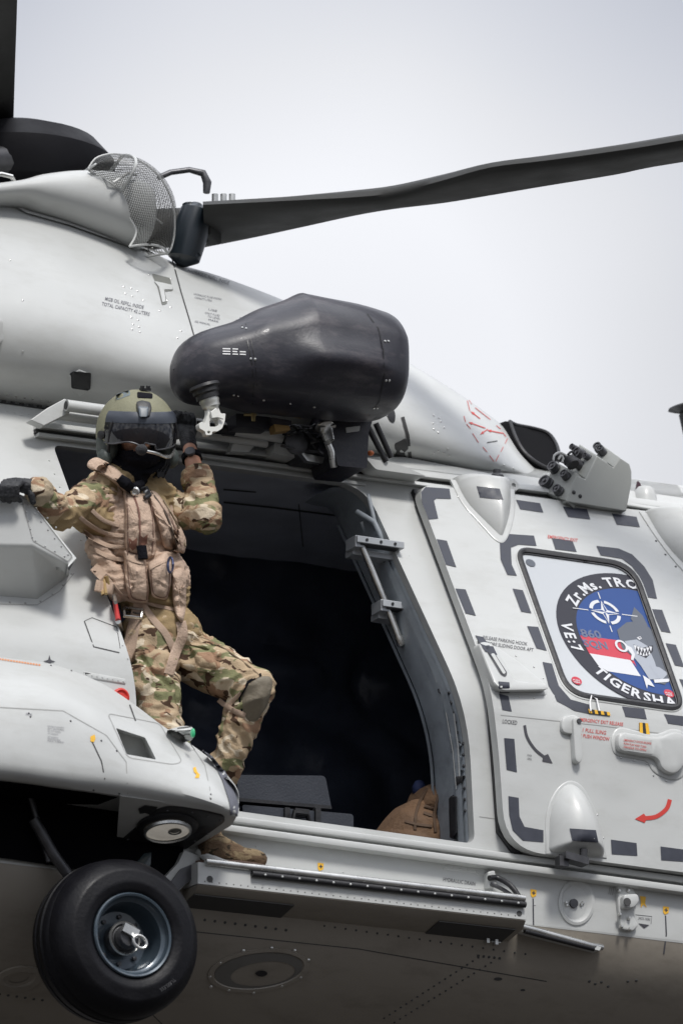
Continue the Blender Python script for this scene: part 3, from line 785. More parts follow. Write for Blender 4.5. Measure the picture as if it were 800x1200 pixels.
# small latch and large handle
boss('latch_body', [(655, 841), (672, 838), (677, 846), (676, 862), (655, 860)], .02, PAINT, door, r=8)
boss('latch_lever', [(666, 842), (676, 842), (678, 892), (674, 897), (669, 893)], .034, PAINT, door, r=5)
mb = MB(); p, n = SD(673, 848); mb.lathe(p-n*-.034, n, [(-.01, .010), (.006, .010), (.006, .0)], 12); obj('latch_bolt', mb, DMETAL, door)
boss('handle_plate', [(714, 865, 8), (722, 851, 10), (768, 862, 12), (786, 853, 14), (803, 858, 14), (806, 905, 18), (790, 917, 16), (764, 906, 12), (758, 892, 8), (718, 885, 8)], .006, PAINT, door)
hd = boss('handle_grip', [(718, 868, 8), (722, 859, 8), (766, 867, 10), (785, 858, 14), (800, 863, 14), (800, 896, 14), (786, 911, 12), (770, 904, 12), (766, 890, 8), (720, 882, 8)], .035, PAINT, door, ch=3.5)
SHD = on(bvh_of(hd, door), -.1)
mb = MB(); drape(mb, SHD, rp([(722, 862), (763, 868), (764, 884), (724, 878)], 2), .001, 8); obj('grip_label', mb, PAINT2, hd)
mb = MB()
for i, s_ in enumerate(('EMERGENCY DOOR RELEASE', 'PUSH FLAP AND TURN', 'HANDLE TO OPEN')): text(mb, SHD, s_, (730, 868.5+i*4), (762 if i == 0 else 756, 873+i*3.9-.3), 2.6, h=.0025)
obj('lettering', mb, REDM, hd, label='red warning lettering')
mb = MB(); rivet(mb, SHD, [(727, 888), (742, 891), (757, 895), (765, 909), (780, 915)], .004); mb2 = mb; obj('rivets', mb, METAL, hd, stuff=True)
# big fairing at the right edge, overhanging the door top
mb = MB(); slab(mb, SD, rp([(748, 600, 0), (900, 618, 0), (900, 730, 0), (850, 712, 30), (800, 672, 30), (770, 634, 20)], 10), .006, 1, dirv=V((0, -1, 0))); fl = obj('fairing_flange', mb, PAINT, door)
mb = MB(); dome(mb, SD, rp([(753, 598, 4), (905, 616, 20), (900, 722, 20), (850, 704, 40), (800, 664, 40), (772, 632, 30)], 10), .13, c=(860, 640), pw=.6, rings=10); sf_ = obj('upper_fairing', mb, PAINT2, door, smooth=80)
mb = MB(); rivet(mb, SD, [(759, 616), (768, 634), (779, 650), (791, 664), (803, 674)], .005); obj('rivets', mb, DMETAL, fl, stuff=True)

# ------------------------------------------------------------------ engine cowling
ST = [-420, -200, -60, 0, 60, 120, 200, 260, 330, 400, 470, 540, 590, 630, 655]
RAILS = [ # y per station, inboard depth per station
 ([412, 440, 462, 470, 478, 487, 500, 508, 520, 531, 542, 553, 562, 570, 575], [.66]*8+[.66, .66, .66, .68, .7, .74, .8]),
 ([372, 400, 420, 428, 438, 450, 468, 478, 492, 505, 521, 538, 551, 563, 571], [.46]*8+[.47, .49, .52, .56, .62, .7, .8]),
 ([318, 345, 362, 370, 380, 398, 424, 439, 455, 470, 490, 517, 540, 558, 568], [.40]*8+[.42, .45, .49, .55, .62, .71, .82]),
 ([250, 278, 296, 304, 316, 336, 366, 384, 406, 428, 456, 490, 521, 550, 565], [.54]*8+[.56, .58, .60, .66, .72, .78, .86]),
 ([192, 208, 218, 224, 240, 266, 307, 326, 352, 383, 420, 463, 500, 540, 560], [.86]*8+[.86, .86, .86, .88, .9, .92, .95]),
]
grid_ = []
for ys, Ys in RAILS: grid_.append(spline([W(x, y, yy) for x, y, yy in zip(ST, ys, Ys)], 5))
cols = list(zip(*grid_)); rows = []
for c in cols:
    c = list(c); t = c[-1]; c += [V((t.x, 1.08, t.z+.035)), V((t.x, YC, t.z+.045))]
    s = spline(c, 6); s += [V((p.x, 2*YC-p.y, p.z)) for p in s[-2::-1]]; rows.append(s)
mb = MB(); mb.grid(rows); mb.cap(rows[0]); mb.cap(rows[-1])
cowl = obj('engine_cowling', mb, PAINT, HELI, smooth=80)
CB = bvh_of(cowl); SCW = on(CB, .9)
mb = MB()
line(mb, SCW, [(201, 301), (212, 342), (222, 375), (232, 410), (243, 455)], 1.5, .0015)
obj('cowling_seam', mb, SEAM, cowl)
mb = MB()
text(mb, SCW, 'MGB OIL REFILL INSIDE', (123, 352), (168, 362.5), 4.2); text(mb, SCW, 'TOTAL CAPACITY 42 LITERS', (119, 358), (175, 370.5), 4.2)
text(mb, SCW, 'HYDRAULIC REFILL INSIDE', (220, 319), (268, 334), 4)
for i, (x, y, w_, s_) in enumerate(((227, 346, 32, 'HYDRAULIC FLUID SYSTEM'), (228, 350, 20, 'CAPACITY LITERS'), (244, 364, 10, 'USE'), (240, 368, 17, 'ONLY FLUID'), (243, 372, 15, 'TO LEVEL'), (244, 376, 12, 'MARK'), (228, 378, 18, 'SEE MANUAL'))):
    text(mb, SCW, s_, (x, y), (x+w_, y+w_*.2), 2.4, bold=0)
obj('lettering', mb, mat('small_ink', (.12, .12, .14), .6), cowl)
mb = MB(); rivet(mb, SCW, [(145, 336), (154, 338), (147, 344), (155, 347), (161, 341), (154, 372), (162, 375), (156, 380), (163, 383), (155, 386), (164, 389), (175, 322), (200, 327), (196, 352), (200, 360), (187, 364), (168, 352), (27, 352), (27, 412), (12, 305), (75, 258), (208, 396), (212, 388)]
   +[(508, 487), (514, 490), (507, 496), (516, 494), (520, 501), (508, 503), (513, 507), (520, 531), (526, 534), (507, 531), (513, 528), (524, 526), (590, 545), (601, 549), (453, 487), (448, 481)]+along((60, 248), (196, 297), 9)+along((0, 462), (78, 473), 9)+along((350, 512), (440, 527), 7)+along((480, 536), (580, 556), 8), .005, n=7)
obj('rivets', mb, METAL, cowl, stuff=True)
mb = MB(); drape(mb, SCW, rp([(178, 321), (199, 326), (203, 341), (193, 342), (196, 356), (190, 358), (185, 338)], 1.5), .002, 5); lr = obj('latch_recess', mb, mat('recess_grey', (.16, .165, .15), .6), cowl)
mb = MB(); drape(mb, SCW, rp([(180, 330), (201, 334.5), (202, 340), (192, 340), (194, 354), (190, 355), (186, 337)], 1), .004, 5); obj('latch_flap', mb, PAINT2, lr)
mb = MB(); slab(mb, SCW, rp([(81, 440), (93, 433), (106, 438), (106, 456), (93, 464), (81, 455)], 1), .004); hx = obj('beacon_plate', mb, PAINT2, cowl)
mb = MB(); slab(mb, SCW, rp([(82, 437), (104, 439), (103, 459), (83, 456)], 2), .03, dirv=V((0, -1, 0))); obj('black_sensor_box', mb, BLACK, cowl)
mb = MB(); slab(mb, SCW, rp([(-8, 374), (2, 376), (3, 400), (-6, 404)], 4), .02); obj('oval_cap', mb, PAINT2, cowl)
# red dashed rescue marks
mb = MB()
for a, b in (((547, 470), (550, 482)), ((549, 469), (552, 474)), ((543, 488), (545, 495)), ((546, 497), (551, 503)), ((553, 508), (560, 519)), ((565, 524), (570, 530)), ((573, 534), (578, 541)), ((580, 541), (584, 533)), ((586, 530), (589, 524)), ((591, 520), (594, 514)), ((592, 512), (588, 507)), ((556, 478), (574, 492)), ((581, 499), (586, 503))):
    line(mb, SCW, [a, b], .7, .002, 4)
for a, b in (((562, 491), (553, 484)), ((568, 502), (551, 496)), ((571, 503), (564, 508)), ((588, 508), (573, 505))):
    line(mb, SCW, [a, b], 1.1, .002, 4); d = (V(b)-V(a)).normalized(); n = V((-d.y, d.x)); e = V(b)
    mb.add([SCW(*q)[0]+SCW(*q)[1]*.002 for q in (tuple(e-d*2), tuple(e+d*3), tuple(e+n*1.7-d*2), tuple(e-n*1.7-d*2))], [(0, 1, 2), (0, 1, 3)])
obj('rescue_marking', mb, REDM, cowl, smooth=None, merge=False, stuff=True)
mb = MB(); line(mb, SCW, [(570, 519), (582, 517)], 1.2, .002); line(mb, SCW, [(471, 489), (477, 510), (481, 543)], 4, .003); obj('cowling_slot', mb, SEAM, cowl)
mb = MB(); slab(mb, SCW, rp([(462, 520), (475, 513), (478, 522), (478, 545), (461, 541)], 2), .004); obj('slot_frame', mb, SEAM, cowl)
mb = MB(); drape(mb, SCW, rp([(449, 478, 5), (457, 475, 6), (463, 484, 6), (462, 496, 5), (456, 494, 5)], 5), .003, 4); obj('vent_mouth', mb, BLACK, cowl)
# black intake mouth at the forward end
mb = MB(); axm = V((.75, -.35, .1))
O1 = W(628, 527, .78)
rim = spline([W(x, y, yy) for x, y, yy in ((597, 494, .86), (604, 513, .8), (614, 530, .76), (630, 543, .74), (646, 549, .74), (654, 538, .8), (652, 522, .88), (642, 508, .94), (625, 502, .95), (605, 498, .92), (597, 494, .86))], 4)[:-1]
cc = sum(rim, V())/len(rim)
mb.grid([rim, [cc.lerp(p, 1.03)+V((-.012, .01, 0)) for p in rim], [cc.lerp(p, .9)+V((-.12, .12, -.02)) for p in rim], [cc+V((-.2, .2, -.05)) for p in rim]], True)
mb.add([cc.lerp(p, .96)+V((-.0, .006, 0)) for p in rim], [tuple(range(len(rim)))])
obj('air_intake', mb, mat('intake_black', (.006, .006, .007), .9, spec=.1), cowl, smooth=60)
mb = MB(); mb.tube(rim+rim[:1], .008, 8, caps=False); obj('intake_lip', mb, BLACK, cowl)

# upper nacelle with the domed mesh screen -----------------------------------
ns = [-60, 10, 40, 80, 120, 145, 160]
top = [226, 217, 208, 202, 202, 208, 214]; bot = [252, 246, 254, 266, 280, 290, 296]
rows = []
for x, a, b in zip(ns, top, bot):
    c = W(x, (a+b)/2, .8); hz = (b-a)/2/288; 
    c = V((c.x, .8, c.z))
    hy = .30
    rows.append([c+V((0, -math.copysign(abs(math.cos(q))**.8, math.cos(q))*hy*.55, math.copysign(abs(math.sin(q))**.9, math.sin(q))*hz*.97)) for q in [2*math.pi*j/28 for j in range(28)]])
rows2 = [spline([r[j] for r in rows], 4) for j in range(28)]; rows = [list(r) for r in zip(*rows2)]
mb = MB(); mb.grid(rows, True); mb.cap(rows[0])
# rounded end towards the screen
last = rows[-1]; c = sum(last, V())/28
for k in range(1, 5):
    t = k/4*math.pi/2; mb.grid([[c.lerp(p, math.cos((k-1)/4*math.pi/2))+V((.05*math.sin((k-1)/4*math.pi/2), 0, 0)) for p in last], [c.lerp(p, max(.01, math.cos(t)))+V((.05*math.sin(t), 0, 0)) for p in last]], True)
nac = obj('intake_nacelle', mb, PAINT, HELI, smooth=80)
# mesh dome: half ellipsoid facing forward, built from wires
A_ = W(104, 197, .78); B_ = W(152, 287, .66); E1 = W(203, 297, .64); TIP = W(206, 240, .66); TP = W(140, 180, .72)
oc = W(140, 240, .78)
def dm(u, v):
    """u around the mouth, v from the mouth to the crown"""
    m = [W(106, 200, .82), W(120, 186, .74), W(138, 181, .68), W(140, 215, .58), W(147, 255, .54), W(152, 288, .58), W(178, 294, .66), W(190, 292, .8), W(165, 250, 1.0), W(125, 210, 1.0)]
    return m
rim_m = spline(dm(0, 0)+dm(0, 0)[:1], 4)[:-1]
mcen = sum(rim_m, V())/len(rim_m)
crown = W(196, 236, .6)
dome_rows = []
for k in range(9):
    t = k/8*math.pi/2
    dome_rows.append([mcen.lerp(p, math.cos(t))+(crown-mcen)*math.sin(t) for p in rim_m])
hull_pts = [(104, 197), (112, 186), (125, 181), (138, 181), (158, 186), (178, 198), (193, 216), (203, 240), (205, 268), (201, 290), (196, 297)]
# build as a surface of revolution-like sweep between silhouette (outer) and the seat line (inner)
outer = spline([W(x, y, .74-.0*i) for i, (x, y) in enumerate(hull_pts)], 3)
seat = spline([W(x, y, .66) for x, y in ((104, 199), (112, 205), (124, 213), (135, 224), (143, 236), (149, 250), (156, 262), (160, 270), (158, 279), (154, 286), (152, 289))], 3)
n_ = len(outer); GRD = []
for i in range(n_):
    a, b = seat[i], outer[i]; row = []
    for j in range(15):
        t = j/14; bulge = math.sin(t*math.pi)*.0+math.sin(t*math.pi/2)*0
        p = a.lerp(b, t)+V((0, -.16*math.sin(math.pi*min(1, t*1.0))**.8*math.sin(math.pi*(.08+.84*i/(n_-1)))**.6, 0)); row.append(p)
    # round over to the back
    for j in range(1, 9):
        t = j/8; p = b.lerp(a, t*.8)+V((0, .3*math.sin(t*math.pi/2)*math.sin(math.pi*(.08+.84*i/(n_-1)))**.6, 0)); row.append(p)
    GRD.append(row)
mb = MB(); 
me_m = mat('mesh_screen', (.1, .1, .095), .5, metal=.3)
b_ = me_m.node_tree.nodes['Principled BSDF']; nn_ = me_m.node_tree.nodes; ll_ = me_m.node_tree.links
# woven wire: real gaps, read from the UV-free generated position of a fine lattice
tcn = nn_.new('ShaderNodeTexCoord'); sp = nn_.new('ShaderNodeSeparateXYZ'); ll_.new(tcn.outputs['Object'], sp.inputs[0])
hs = []
for ax_, sc_ in (('X', 165), ('Z', 165)):
    m1 = nn_.new('ShaderNodeMath'); m1.operation = 'MULTIPLY'; m1.inputs[1].default_value = sc_; ll_.new(sp.outputs[ax_], m1.inputs[0])
    m2 = nn_.new('ShaderNodeMath'); m2.operation = 'FRACT'; ll_.new(m1.outputs[0], m2.inputs[0])
    m3 = nn_.new('ShaderNodeMath'); m3.operation = 'LESS_THAN'; m3.inputs[1].default_value = .24; ll_.new(m2.outputs[0], m3.inputs[0]); hs.append(m3)
mxx = nn_.new('ShaderNodeMath'); mxx.operation = 'MAXIMUM'; ll_.new(hs[0].outputs[0], mxx.inputs[0]); ll_.new(hs[1].outputs[0], mxx.inputs[1]); ll_.new(mxx.outputs[0], b_.inputs['Alpha'])
mb.grid(GRD); scr = obj('intake_screen', mb, me_m, nac, smooth=80)
mb = MB(); fr = MB()
for idx, rr in ((0, .004), (n_//3, .007), (n_-1, .005)): fr.tube(GRD[idx], rr, 8)
fr.tube([r[0] for r in GRD], .005, 8); fr.tube([r[14] for r in GRD], .004, 8)
fr.tube([W(104, 197, .72), W(128, 213, .62), W(158, 236, .66), W(190, 262, .8)], .004, 8); fr.tube([W(133, 214, .6), W(150, 203, .6), W(160, 205, .66)], .006, 8)
obj('screen_frame', fr, PAINT2, scr)
# curved lip where the nacelle meets the cowling
mb = MB(); line(mb, SCW, [(2, 228), (14, 240), (30, 250), (80, 264), (150, 289), (198, 299)], 3, .01); obj('nacelle_flange', mb, PAINT2, nac)
mb = MB(); mb.tube([W(-10, 205, .7), W(2, 204, .7), (W(14, 207, .7)), W(18, 214, .72), W(12, 222, .75)], .01, 8); obj('lifting_ring', mb, METAL, cowl)

# ------------------------------------------------------------------ rotor
ROT = MB(); hc = W(20, 200, YC)
hubb = MB(); hubb.lathe(V((hc.x, YC, hc.z-.06)), (0, 0, 1), [(-.42, .16), (-.1, .2), (-.06, .36), (0, .40), (.09, .40), (.17, .33), (.22, .2), (.24, .0)], 40); rh = obj('rotor_hub', hubb, mat('rotor_black', (.008, .008, .01), .6, spec=.15, var=.2, vscale=6, bump=.1, bscale=30), HELI)
RBM = mat('blade_grey', (.03, .03, .028), .6, spec=.3, var=.2, vscale=5, bump=.1, bscale=80, dirt=.5, dirtcol=(.03, .03, .03))
def on_plane(p0, n):
    def f(px, py):
        r = ray(px, py); return CAM+r*((p0-CAM).dot(n)/r.dot(n))
    return f
def blade(edge_a, edge_b, p0, dirh, cone, thick=.05):
    """edge_a / edge_b: matching pixel points of the two edges; the blade lies in its own coned plane"""
    d = V((dirh[0], dirh[1], cone)).normalized(); sdir = V((-dirh[1], dirh[0], 0)).normalized(); n = d.cross(sdir).normalized()
    if n.z < 0: n = -n
    f = on_plane(p0, n); mb = MB(); rows = []
    prof = [(0, 0), (.06, .5), (.25, 1), (.6, .7), (1, .08), (.6, -.35), (.25, -.5), (.06, -.35)]
    A = spline([f(*q) for q in edge_a], 4); B = spline([f(*q) for q in edge_b], 4)
    for a, b in zip(A, B): rows.append([a.lerp(b, t)+n*h*thick for t, h in prof])
    mb.grid(rows, True); mb.cap(rows[0]); mb.cap(rows[-1]); return obj('rotor_blade', mb, RBM, HELI, smooth=60)
pr = W(240, 265, .85)
bl1 = blade([(238, 240), (300, 237), (360, 234), (415, 231), (462, 226), (520, 211), (575, 196), (640, 188), (720, 177), (800, 164), (1100, 110), (1500, 40)],
            [(240, 291), (300, 279), (360, 266), (415, 254), (462, 246), (520, 239), (575, 230), (640, 219), (720, 206), (800, 191), (1100, 148), (1500, 84)], pr, (.7, -.7), .05)
bl2 = blade([(16, 150), (18, 80), (20, 20), (22, -60), (23, -130)], [(-110, 120), (-110, 50), (-110, -10), (-110, -90), (-110, -150)], W(-10, 100, .9), (-.55, -.8), .1)
mb = MB(); mb.tube([W(60, 285, 1.2), W(150, 272, 1.0), W(215, 265, .9), W(245, 265, .85)], [.1, .09, .075, .07], 16); mb.box(W(243, 265, .85), V((.03, -.02, 0)), V((.05, .05, 0)), V((0, 0, .06)))
obj('blade_sleeve', mb, RBM, bl1, bevel=.01)
mb = MB(); mb.lathe(W(224, 268, .82), (.2, -.1, 1), [(-.16, .02), (-.13, .065), (-.02, .075), (.08, .06), (.11, .02)], 18); mb.tube([W(228, 303, .8), W(222, 285, .8), W(222, 240, .82)], .03, 10)
obj('lag_damper', mb, mat('damper_black', (.012, .018, .024), .3), bl1)
mb = MB(); mb.tube([W(186, 208, .9), W(200, 202, .9), W(222, 199, .88), W(238, 203, .86), (W(243, 214, .86)), W(242, 226, .86)], [.012, .012, .012, .016, .018, .014], 10); obj('damper_arm', mb, DMETAL, bl1)
mb = MB()
for k, x in enumerate((252, 262, 272)): mb.lathe(W(x, 236, .8), (0, 0, 1), [(-.02, .014), (.03, .014), (.03, .008)], 8)
obj('blade_bolt', mb, METAL, bl1, stuff=True)
mb = MB(); mb.tube([W(-40, 190, 1.0), W(0, 187, 1.0), W(40, 190, 1.05), W(70, 206, 1.1)], [.05, .06, .05, .03], 12); mb.tube([W(-30, 165, 1.0), W(20, 160, 1.0), W(50, 168, 1.05)], [.02, .03, .02], 10); obj('pitch_link', mb, DMETAL, rh)
# distant stub at the right edge: nose-side probe
mb = MB(); ax_ = (W(820, 540, .9)-W(806, 480, .9)).normalized(); mb.lathe(W(806, 480, .9), -ax_, [(-.03, .03), (-.01, .036), (.0, .06), (.012, .085), (.02, .08), (.022, 0)], 20); mb.lathe(W(807, 484, .9), ax_, [(0, .045), (.5, .05)], 14); obj('wire_cutter', mb, BLACK, HELI)
def prism(mb, loops, y, depth, mi=0, dirv=None, step=40):
    """solid with the given pixel outline on the plane Y=y, extruded inboard"""
    if not isinstance(loops[0][0], (tuple, list, Vector)): loops = [loops]
    lp = [dens(l, step) for l in loops]; v2, fs = cdt(lp); D = dirv if dirv is not None else V((0, depth, 0))
    yf = y if callable(y) else (lambda a, b: y)
    vs = [W(q.x, q.y, yf(q.x, q.y)) for q in v2]; n = len(vs)
    cnt = {(f[i], f[(i+1) % 3]) for f in fs for i in range(3)}
    bd = [(b, a, a+n, b+n) for a, b in cnt if (b, a) not in cnt]
    mb.add(vs+[v+D for v in vs], fs+[tuple(i+n for i in f[::-1]) for f in fs]+bd, mi)
def cut(o, cutter_mb):
    c = obj('cutter', cutter_mb, SEAM); m = o.modifiers.new('b', 'BOOLEAN'); m.object = c; m.operation = 'DIFFERENCE'; m.solver = 'EXACT'
    bpy.context.view_layer.update()
    me = bpy.data.meshes.new_from_object(o.evaluated_get(bpy.context.evaluated_depsgraph_get()))
    o.modifiers.clear(); o.data = me; me.set_sharp_from_angle(angle=math.radians(35)); bpy.data.objects.remove(c)

# ------------------------------------------------------------------ rescue hoist
PODM = mat('hoist_black', (.022, .022, .03), .42, bump=.06, bscale=90, var=.12, vscale=9, dirt=1.0, dirtcol=(.1, .088, .095), coat=.1)
hs_ = [(203.5, 433, .6, .005, .13), (206, 433, 17, .055, .13), (213, 432, 29, .10, .13), (226, 431, 38, .14, .13), (245, 429, 43, .17, .13), (268, 425, 46, .195, .13), (286, 422.5, 53, .205, .12), (300, 421, 58, .21, .12),
       (325, 418, 63.5, .218, .12), (343, 415, 69, .224, .12), (350, 415.5, 69, .225, .12), (375, 419, 67.5, .225, .12), (410, 424, 66, .22, .12), (434, 428, 63, .215, .12), (447, 430, 60, .205, .12), (455, 432, 54, .18, .12), (460, 434, 40, .13, .12), (461, 434, 2, .01, .12)]
rows = []
for x, y, az, ay, yy in hs_:
    c = W(x, y, yy); az = az/288; row = []
    for j in range(40):
        q = 2*math.pi*j/40; cs, sn = math.cos(q), math.sin(q); ex = .74
        yv = math.copysign(abs(cs)**ex, cs)*ay; zv = math.copysign(abs(sn)**ex, sn)*az
        if sn > 0: yv *= 1-.38*max(0, sn-.3)          # narrower crown
        row.append(c+V((0, yv, zv)))
    rows.append(row)
sm = [spline([r[j] for r in rows], 3) for j in range(40)]; rows = [list(r) for r in zip(*sm)]
# long shallow blister on the outboard face
for r in rows:
    for k, p in enumerate(r):
        px, py = PX(p)
        if p.y < .05:
            dx = (px-405)/55; dy = (py-424-(px-405)*.12)/17; d2 = dx*dx*dx*dx+dy*dy
            p.y -= .06*math.exp(-d2*1.3)
mb = MB(); mb.grid(rows, True)
pod = obj('hoist_pod', mb, PODM, HELI, smooth=80); SP = on(bvh_of(pod), .1)
mb = MB(); line(mb, SP, [(277, 375), (284, 382), (290, 400), (295, 425), (297, 452), (296, 474)], 1.4, .002); obj('pod_joint', mb, BLACK, pod); mb = MB(); line(mb, SP, [(281, 372), (288, 380), (294, 398), (299, 424), (301, 452)], 1.0, .002); obj('pod_joint', mb, BLACK, pod); mb = MB(); line(mb, SP, [(430, 368), (443, 385), (449, 410), (450, 440), (444, 470), (432, 487)], 1.2, .002); obj('pod_joint', mb, BLACK, pod)
mb = MB(); rivet(mb, SP, [(284, 384), (288.5, 385), (294, 420.5), (299, 421), (451, 400), (455, 400), (452, 446), (456, 446), (274, 463), (279, 464), (309, 469), (340, 473), (368, 477), (438, 478), (442, 478)], .0055, .004)
obj('rivets', mb, METAL, pod, stuff=True)
mb = MB()
for i in range(3):
    y = 408+i*3; 
    drape(mb, SP, [(261, y), (270, y+.3), (270, y+1.7), (261, y+1.4)], .002, 4)
    if i != 1: drape(mb, SP, [(272.5, y+.3), (279, y+.6), (279, y+1.9), (272.5, y+1.6)], .002, 4)
    else: drape(mb, SP, [(272.5, y+.2), (278, y+.6), (278, y+2), (272.5, y+1.6)], .002, 4)
    if i: drape(mb, SP, [(281, y+.5), (288, y+.8), (288, y+2.2), (281, y+1.9)], .002, 4)
obj('service_marks', mb, WHITEM, pod, smooth=None)
# rear cap, hook swivel and hook
mb = MB(); mb.lathe(W(250, 450, .1), (.05, -.12, -1), [(-.02, .075), (.03, .08), (.045, .06), (.03, .04)], 20); obj('cable_guide', mb, PODM, pod)
ax_ = (W(250, 484, -.02)-W(240, 452, -.02)).normalized()
mb = MB(); mb.lathe(W(239, 451, -.02), ax_, [(0, .058), (.012, .062), (.02, .052), (.034, .052), (.04, .046), (.058, .046)], 22); obj('hook_bumper', mb, BLACK, pod)
mb = MB(); mb.lathe(W(244.5, 467, -.02), ax_, [(0, .038), (.012, .04), (.02, .036), (.034, .036), (.04, .03), (.05, .02)], 22)
sv = obj('hook_swivel', mb, mat('brushed_steel', (.62, .62, .58), .35, metal=.7), pod)
z5 = lambda L_: [(80+x/4, 440+y/4) for x, y in L_]
mb = MB(); prism(mb, [rp(z5([(655, 150), (700, 140), (716, 178), (738, 178), (734, 215), (722, 248), (700, 262), (676, 262), (674, 278), (646, 280), (642, 262), (616, 248), (612, 225), (628, 215), (640, 226), (646, 205), (655, 180)]), 1.5, 3), rp(z5([(662, 212), (700, 205), (706, 232), (690, 240), (664, 240)]), 1, 3), z5([(652, 262), (660, 258), (668, 264), (662, 272), (654, 270)])], -.035, .03, step=20)
obj('lifting_hook', mb, mat('hook_white', (.7, .7, .66), .35), pod, bevel=.003)
mb = MB(); prism(mb, z5([(668, 170), (694, 150), (716, 190), (730, 205), (700, 196), (676, 200)]), -.05, .01); obj('hook_keeper', mb, bpy.data.materials['hook_white'], pod, bevel=.002)
# arm and the works under the pod
mb = MB(); prism(mb, rp([(388, 470), (442, 476), (432, 506), (430, 549), (396, 546), (388, 515)], 3), .28, .22); arm = obj('hoist_arm', mb, PODM, HELI, bevel=.006)
mb = MB(); prism(mb, rp([(414, 486), (434, 487), (430, 494), (412, 493.5)], 2), .276, .01); obj('arm_label', mb, PAINT2, arm)
mb = MB(); prism(mb, rp([(405, 501), (422, 499), (421, 505), (406, 507)], 1), .276, .01); obj('arm_label', mb, PAINT2, arm)
for a, b in (((431, 500), (452, 541)), ((440, 496), (458, 536))): rail('hoist_strut', [W(a[0], a[1], .4), W(b[0], b[1], .42)], .012, BLACK)
mb = MB(); prism(mb, rp([(276, 484), (318, 489), (316, 503), (277, 500)], 2), .3, .2); obj('gearbox', mb, PODM, HELI, bevel=.004)
mb = MB(); prism(mb, rp([(318, 489), (342, 493), (341, 498), (319, 498)], 1), .27, .1); prism(mb, [(321, 497), (339, 499), (340, 504), (323, 506)], .262, .05, 1)
obj('relay_box', mb, [PODM, mat('brass', (.35, .22, .08), .5, metal=.3)], HELI, bevel=.003)
mb = MB(); mb.tube([W(286, 486, .27), W(300, 486, .27)], .006, 8); mb.lathe(W(297, 485, .27), (0, 0, 1), [(-.03, .008), (.02, .012)], 8); mb.tube([W(340, 486, .27), (W(352, 488, .27))], .009, 8); obj('pipe_union', mb, mat('brass2', (.5, .4, .2), .35, metal=.8), HELI, stuff=True)
mb = MB(); mb.lathe(W(380, 500, .27), (.2, -.3, -1), [(-.01, .035), (.0, .04), (.01, .03), (.04, .026), (.07, .022)], 14); mb.tube([W(374, 502, .25), (W(392, 499, .25))], .01, 8); mb.tube([W(384, 520, .29), W(388, 530, .29), (W(391, 548, .3))], .014, 8); obj('fluid_valve', mb, METAL, HELI)
random.seed(4)
for k in range(9):
    x0, y0 = random.uniform(325, 372), random.uniform(500, 524); p = [W(x0, y0, .34)]
    for _ in range(4): x0 += random.uniform(4, 13); y0 += random.uniform(-6, 9); p.append(W(x0, y0, .3+random.uniform(0, .08)))
    mb = MB(); mb.tube(spline(p, 4), random.choice([.004, .006, .009]), 7); obj('cable', mb, random.choice([BLACK, DMETAL, INNER]), HELI)
mb = MB(); prism(mb, rp([(322, 519), (350, 524), (352, 538), (321, 531)], 2), .45, .1); prism(mb, rp([(350, 506), (378, 510), (384, 542), (352, 538)], 3), .4, .15, 1); prism(mb, rp([(352, 530), (380, 536), (378, 543), (360, 540)], 1), .36, .03, 2)
mb.lathe(W(345, 520, .36), (0, -1, 0), [(0, .045), (.02, .05), (.03, .03)], 16, 1)
obj('hydraulic_unit', mb, [PAINT2, DMETAL, METAL], HELI, bevel=.004, stuff=True)
mb = MB(); mb.ball(W(434, 531, .3), .014, 10, (1, 1, .8)); obj('orange_plug', mb, mat('orange_plastic', (.6, .15, .03), .5), HELI)
mb = MB(); prism(mb, rp([(428, 536), (470, 545), (500, 558), (440, 550)], 4), .42, .1); obj('arm_foot', mb, PAINT, HELI, bevel=.006)

# ------------------------------------------------------------------ countermeasure block behind the door top
z3 = lambda x, y: (620+x/4.444, 500+y/4.444)
FLM = mat('dispenser_paint', (.3, .31, .295), .5, bump=.05, bscale=150, var=.05, vscale=6)
mb = MB(); prism(mb, [z3(190, 390), z3(505, 440), z3(532, 300), z3(533, 235), z3(522, 195), z3(470, 160), z3(435, 210), z3(350, 150), z3(290, 272), z3(245, 252)], .42, .34); fd = obj('decoy_dispenser', mb, FLM, HELI, bevel=.006)
def quadface(nm, pts, cons, m=FLM):
    P4 = [W(*z3(x, y), yy) for x, y, yy in pts]; n = (P4[1]-P4[0]).cross(P4[3]-P4[0]).normalized()
    if n.dot(VD) > 0: n = -n
    mb = MB(); mb.add(P4+[p-n*.06 for p in P4], [(0, 1, 2, 3), (7, 6, 5, 4), (0, 4, 5, 1), (1, 5, 6, 2), (2, 6, 7, 3), (3, 7, 4, 0)]); o = obj(nm, mb, m, fd, bevel=.004)
    f = on_plane(P4[0], n)
    for (x, y, r, h) in cons:
        c = f(*z3(x, y)); mb = MB(); mb.lathe(c, n, [(0, r*1.1), (h*.3, r*1.1), (h*.35, r), (h, r), (h, r*.75), (h*.85, r*.7), (h*.85, r*.3), (h*1.05, r*.28), (h*1.05, 0)], 18); obj('cable_connector', mb, DMETAL, o)
    return f, n
quadface('connector_plate', [(135, 180, .56), (248, 242, .42), (190, 385, .42), (64, 335, .56)], [(135, 222, .022, .03), (195, 262, .018, .03), (95, 300, .026, .03), (157, 340, .02, .03)])
quadface('connector_plate', [(258, 90, .55), (355, 155, .42), (290, 272, .42), (215, 225, .56)], [(272, 150, .023, .035), (312, 165, .014, .03), (275, 210, .021, .05), (243, 118, .013, .03)])
quadface('connector_plate', [(375, 92, .52), (470, 160, .42), (435, 210, .42), (345, 152, .52)], [(365, 120, .018, .03), (385, 140, .016, .04)])
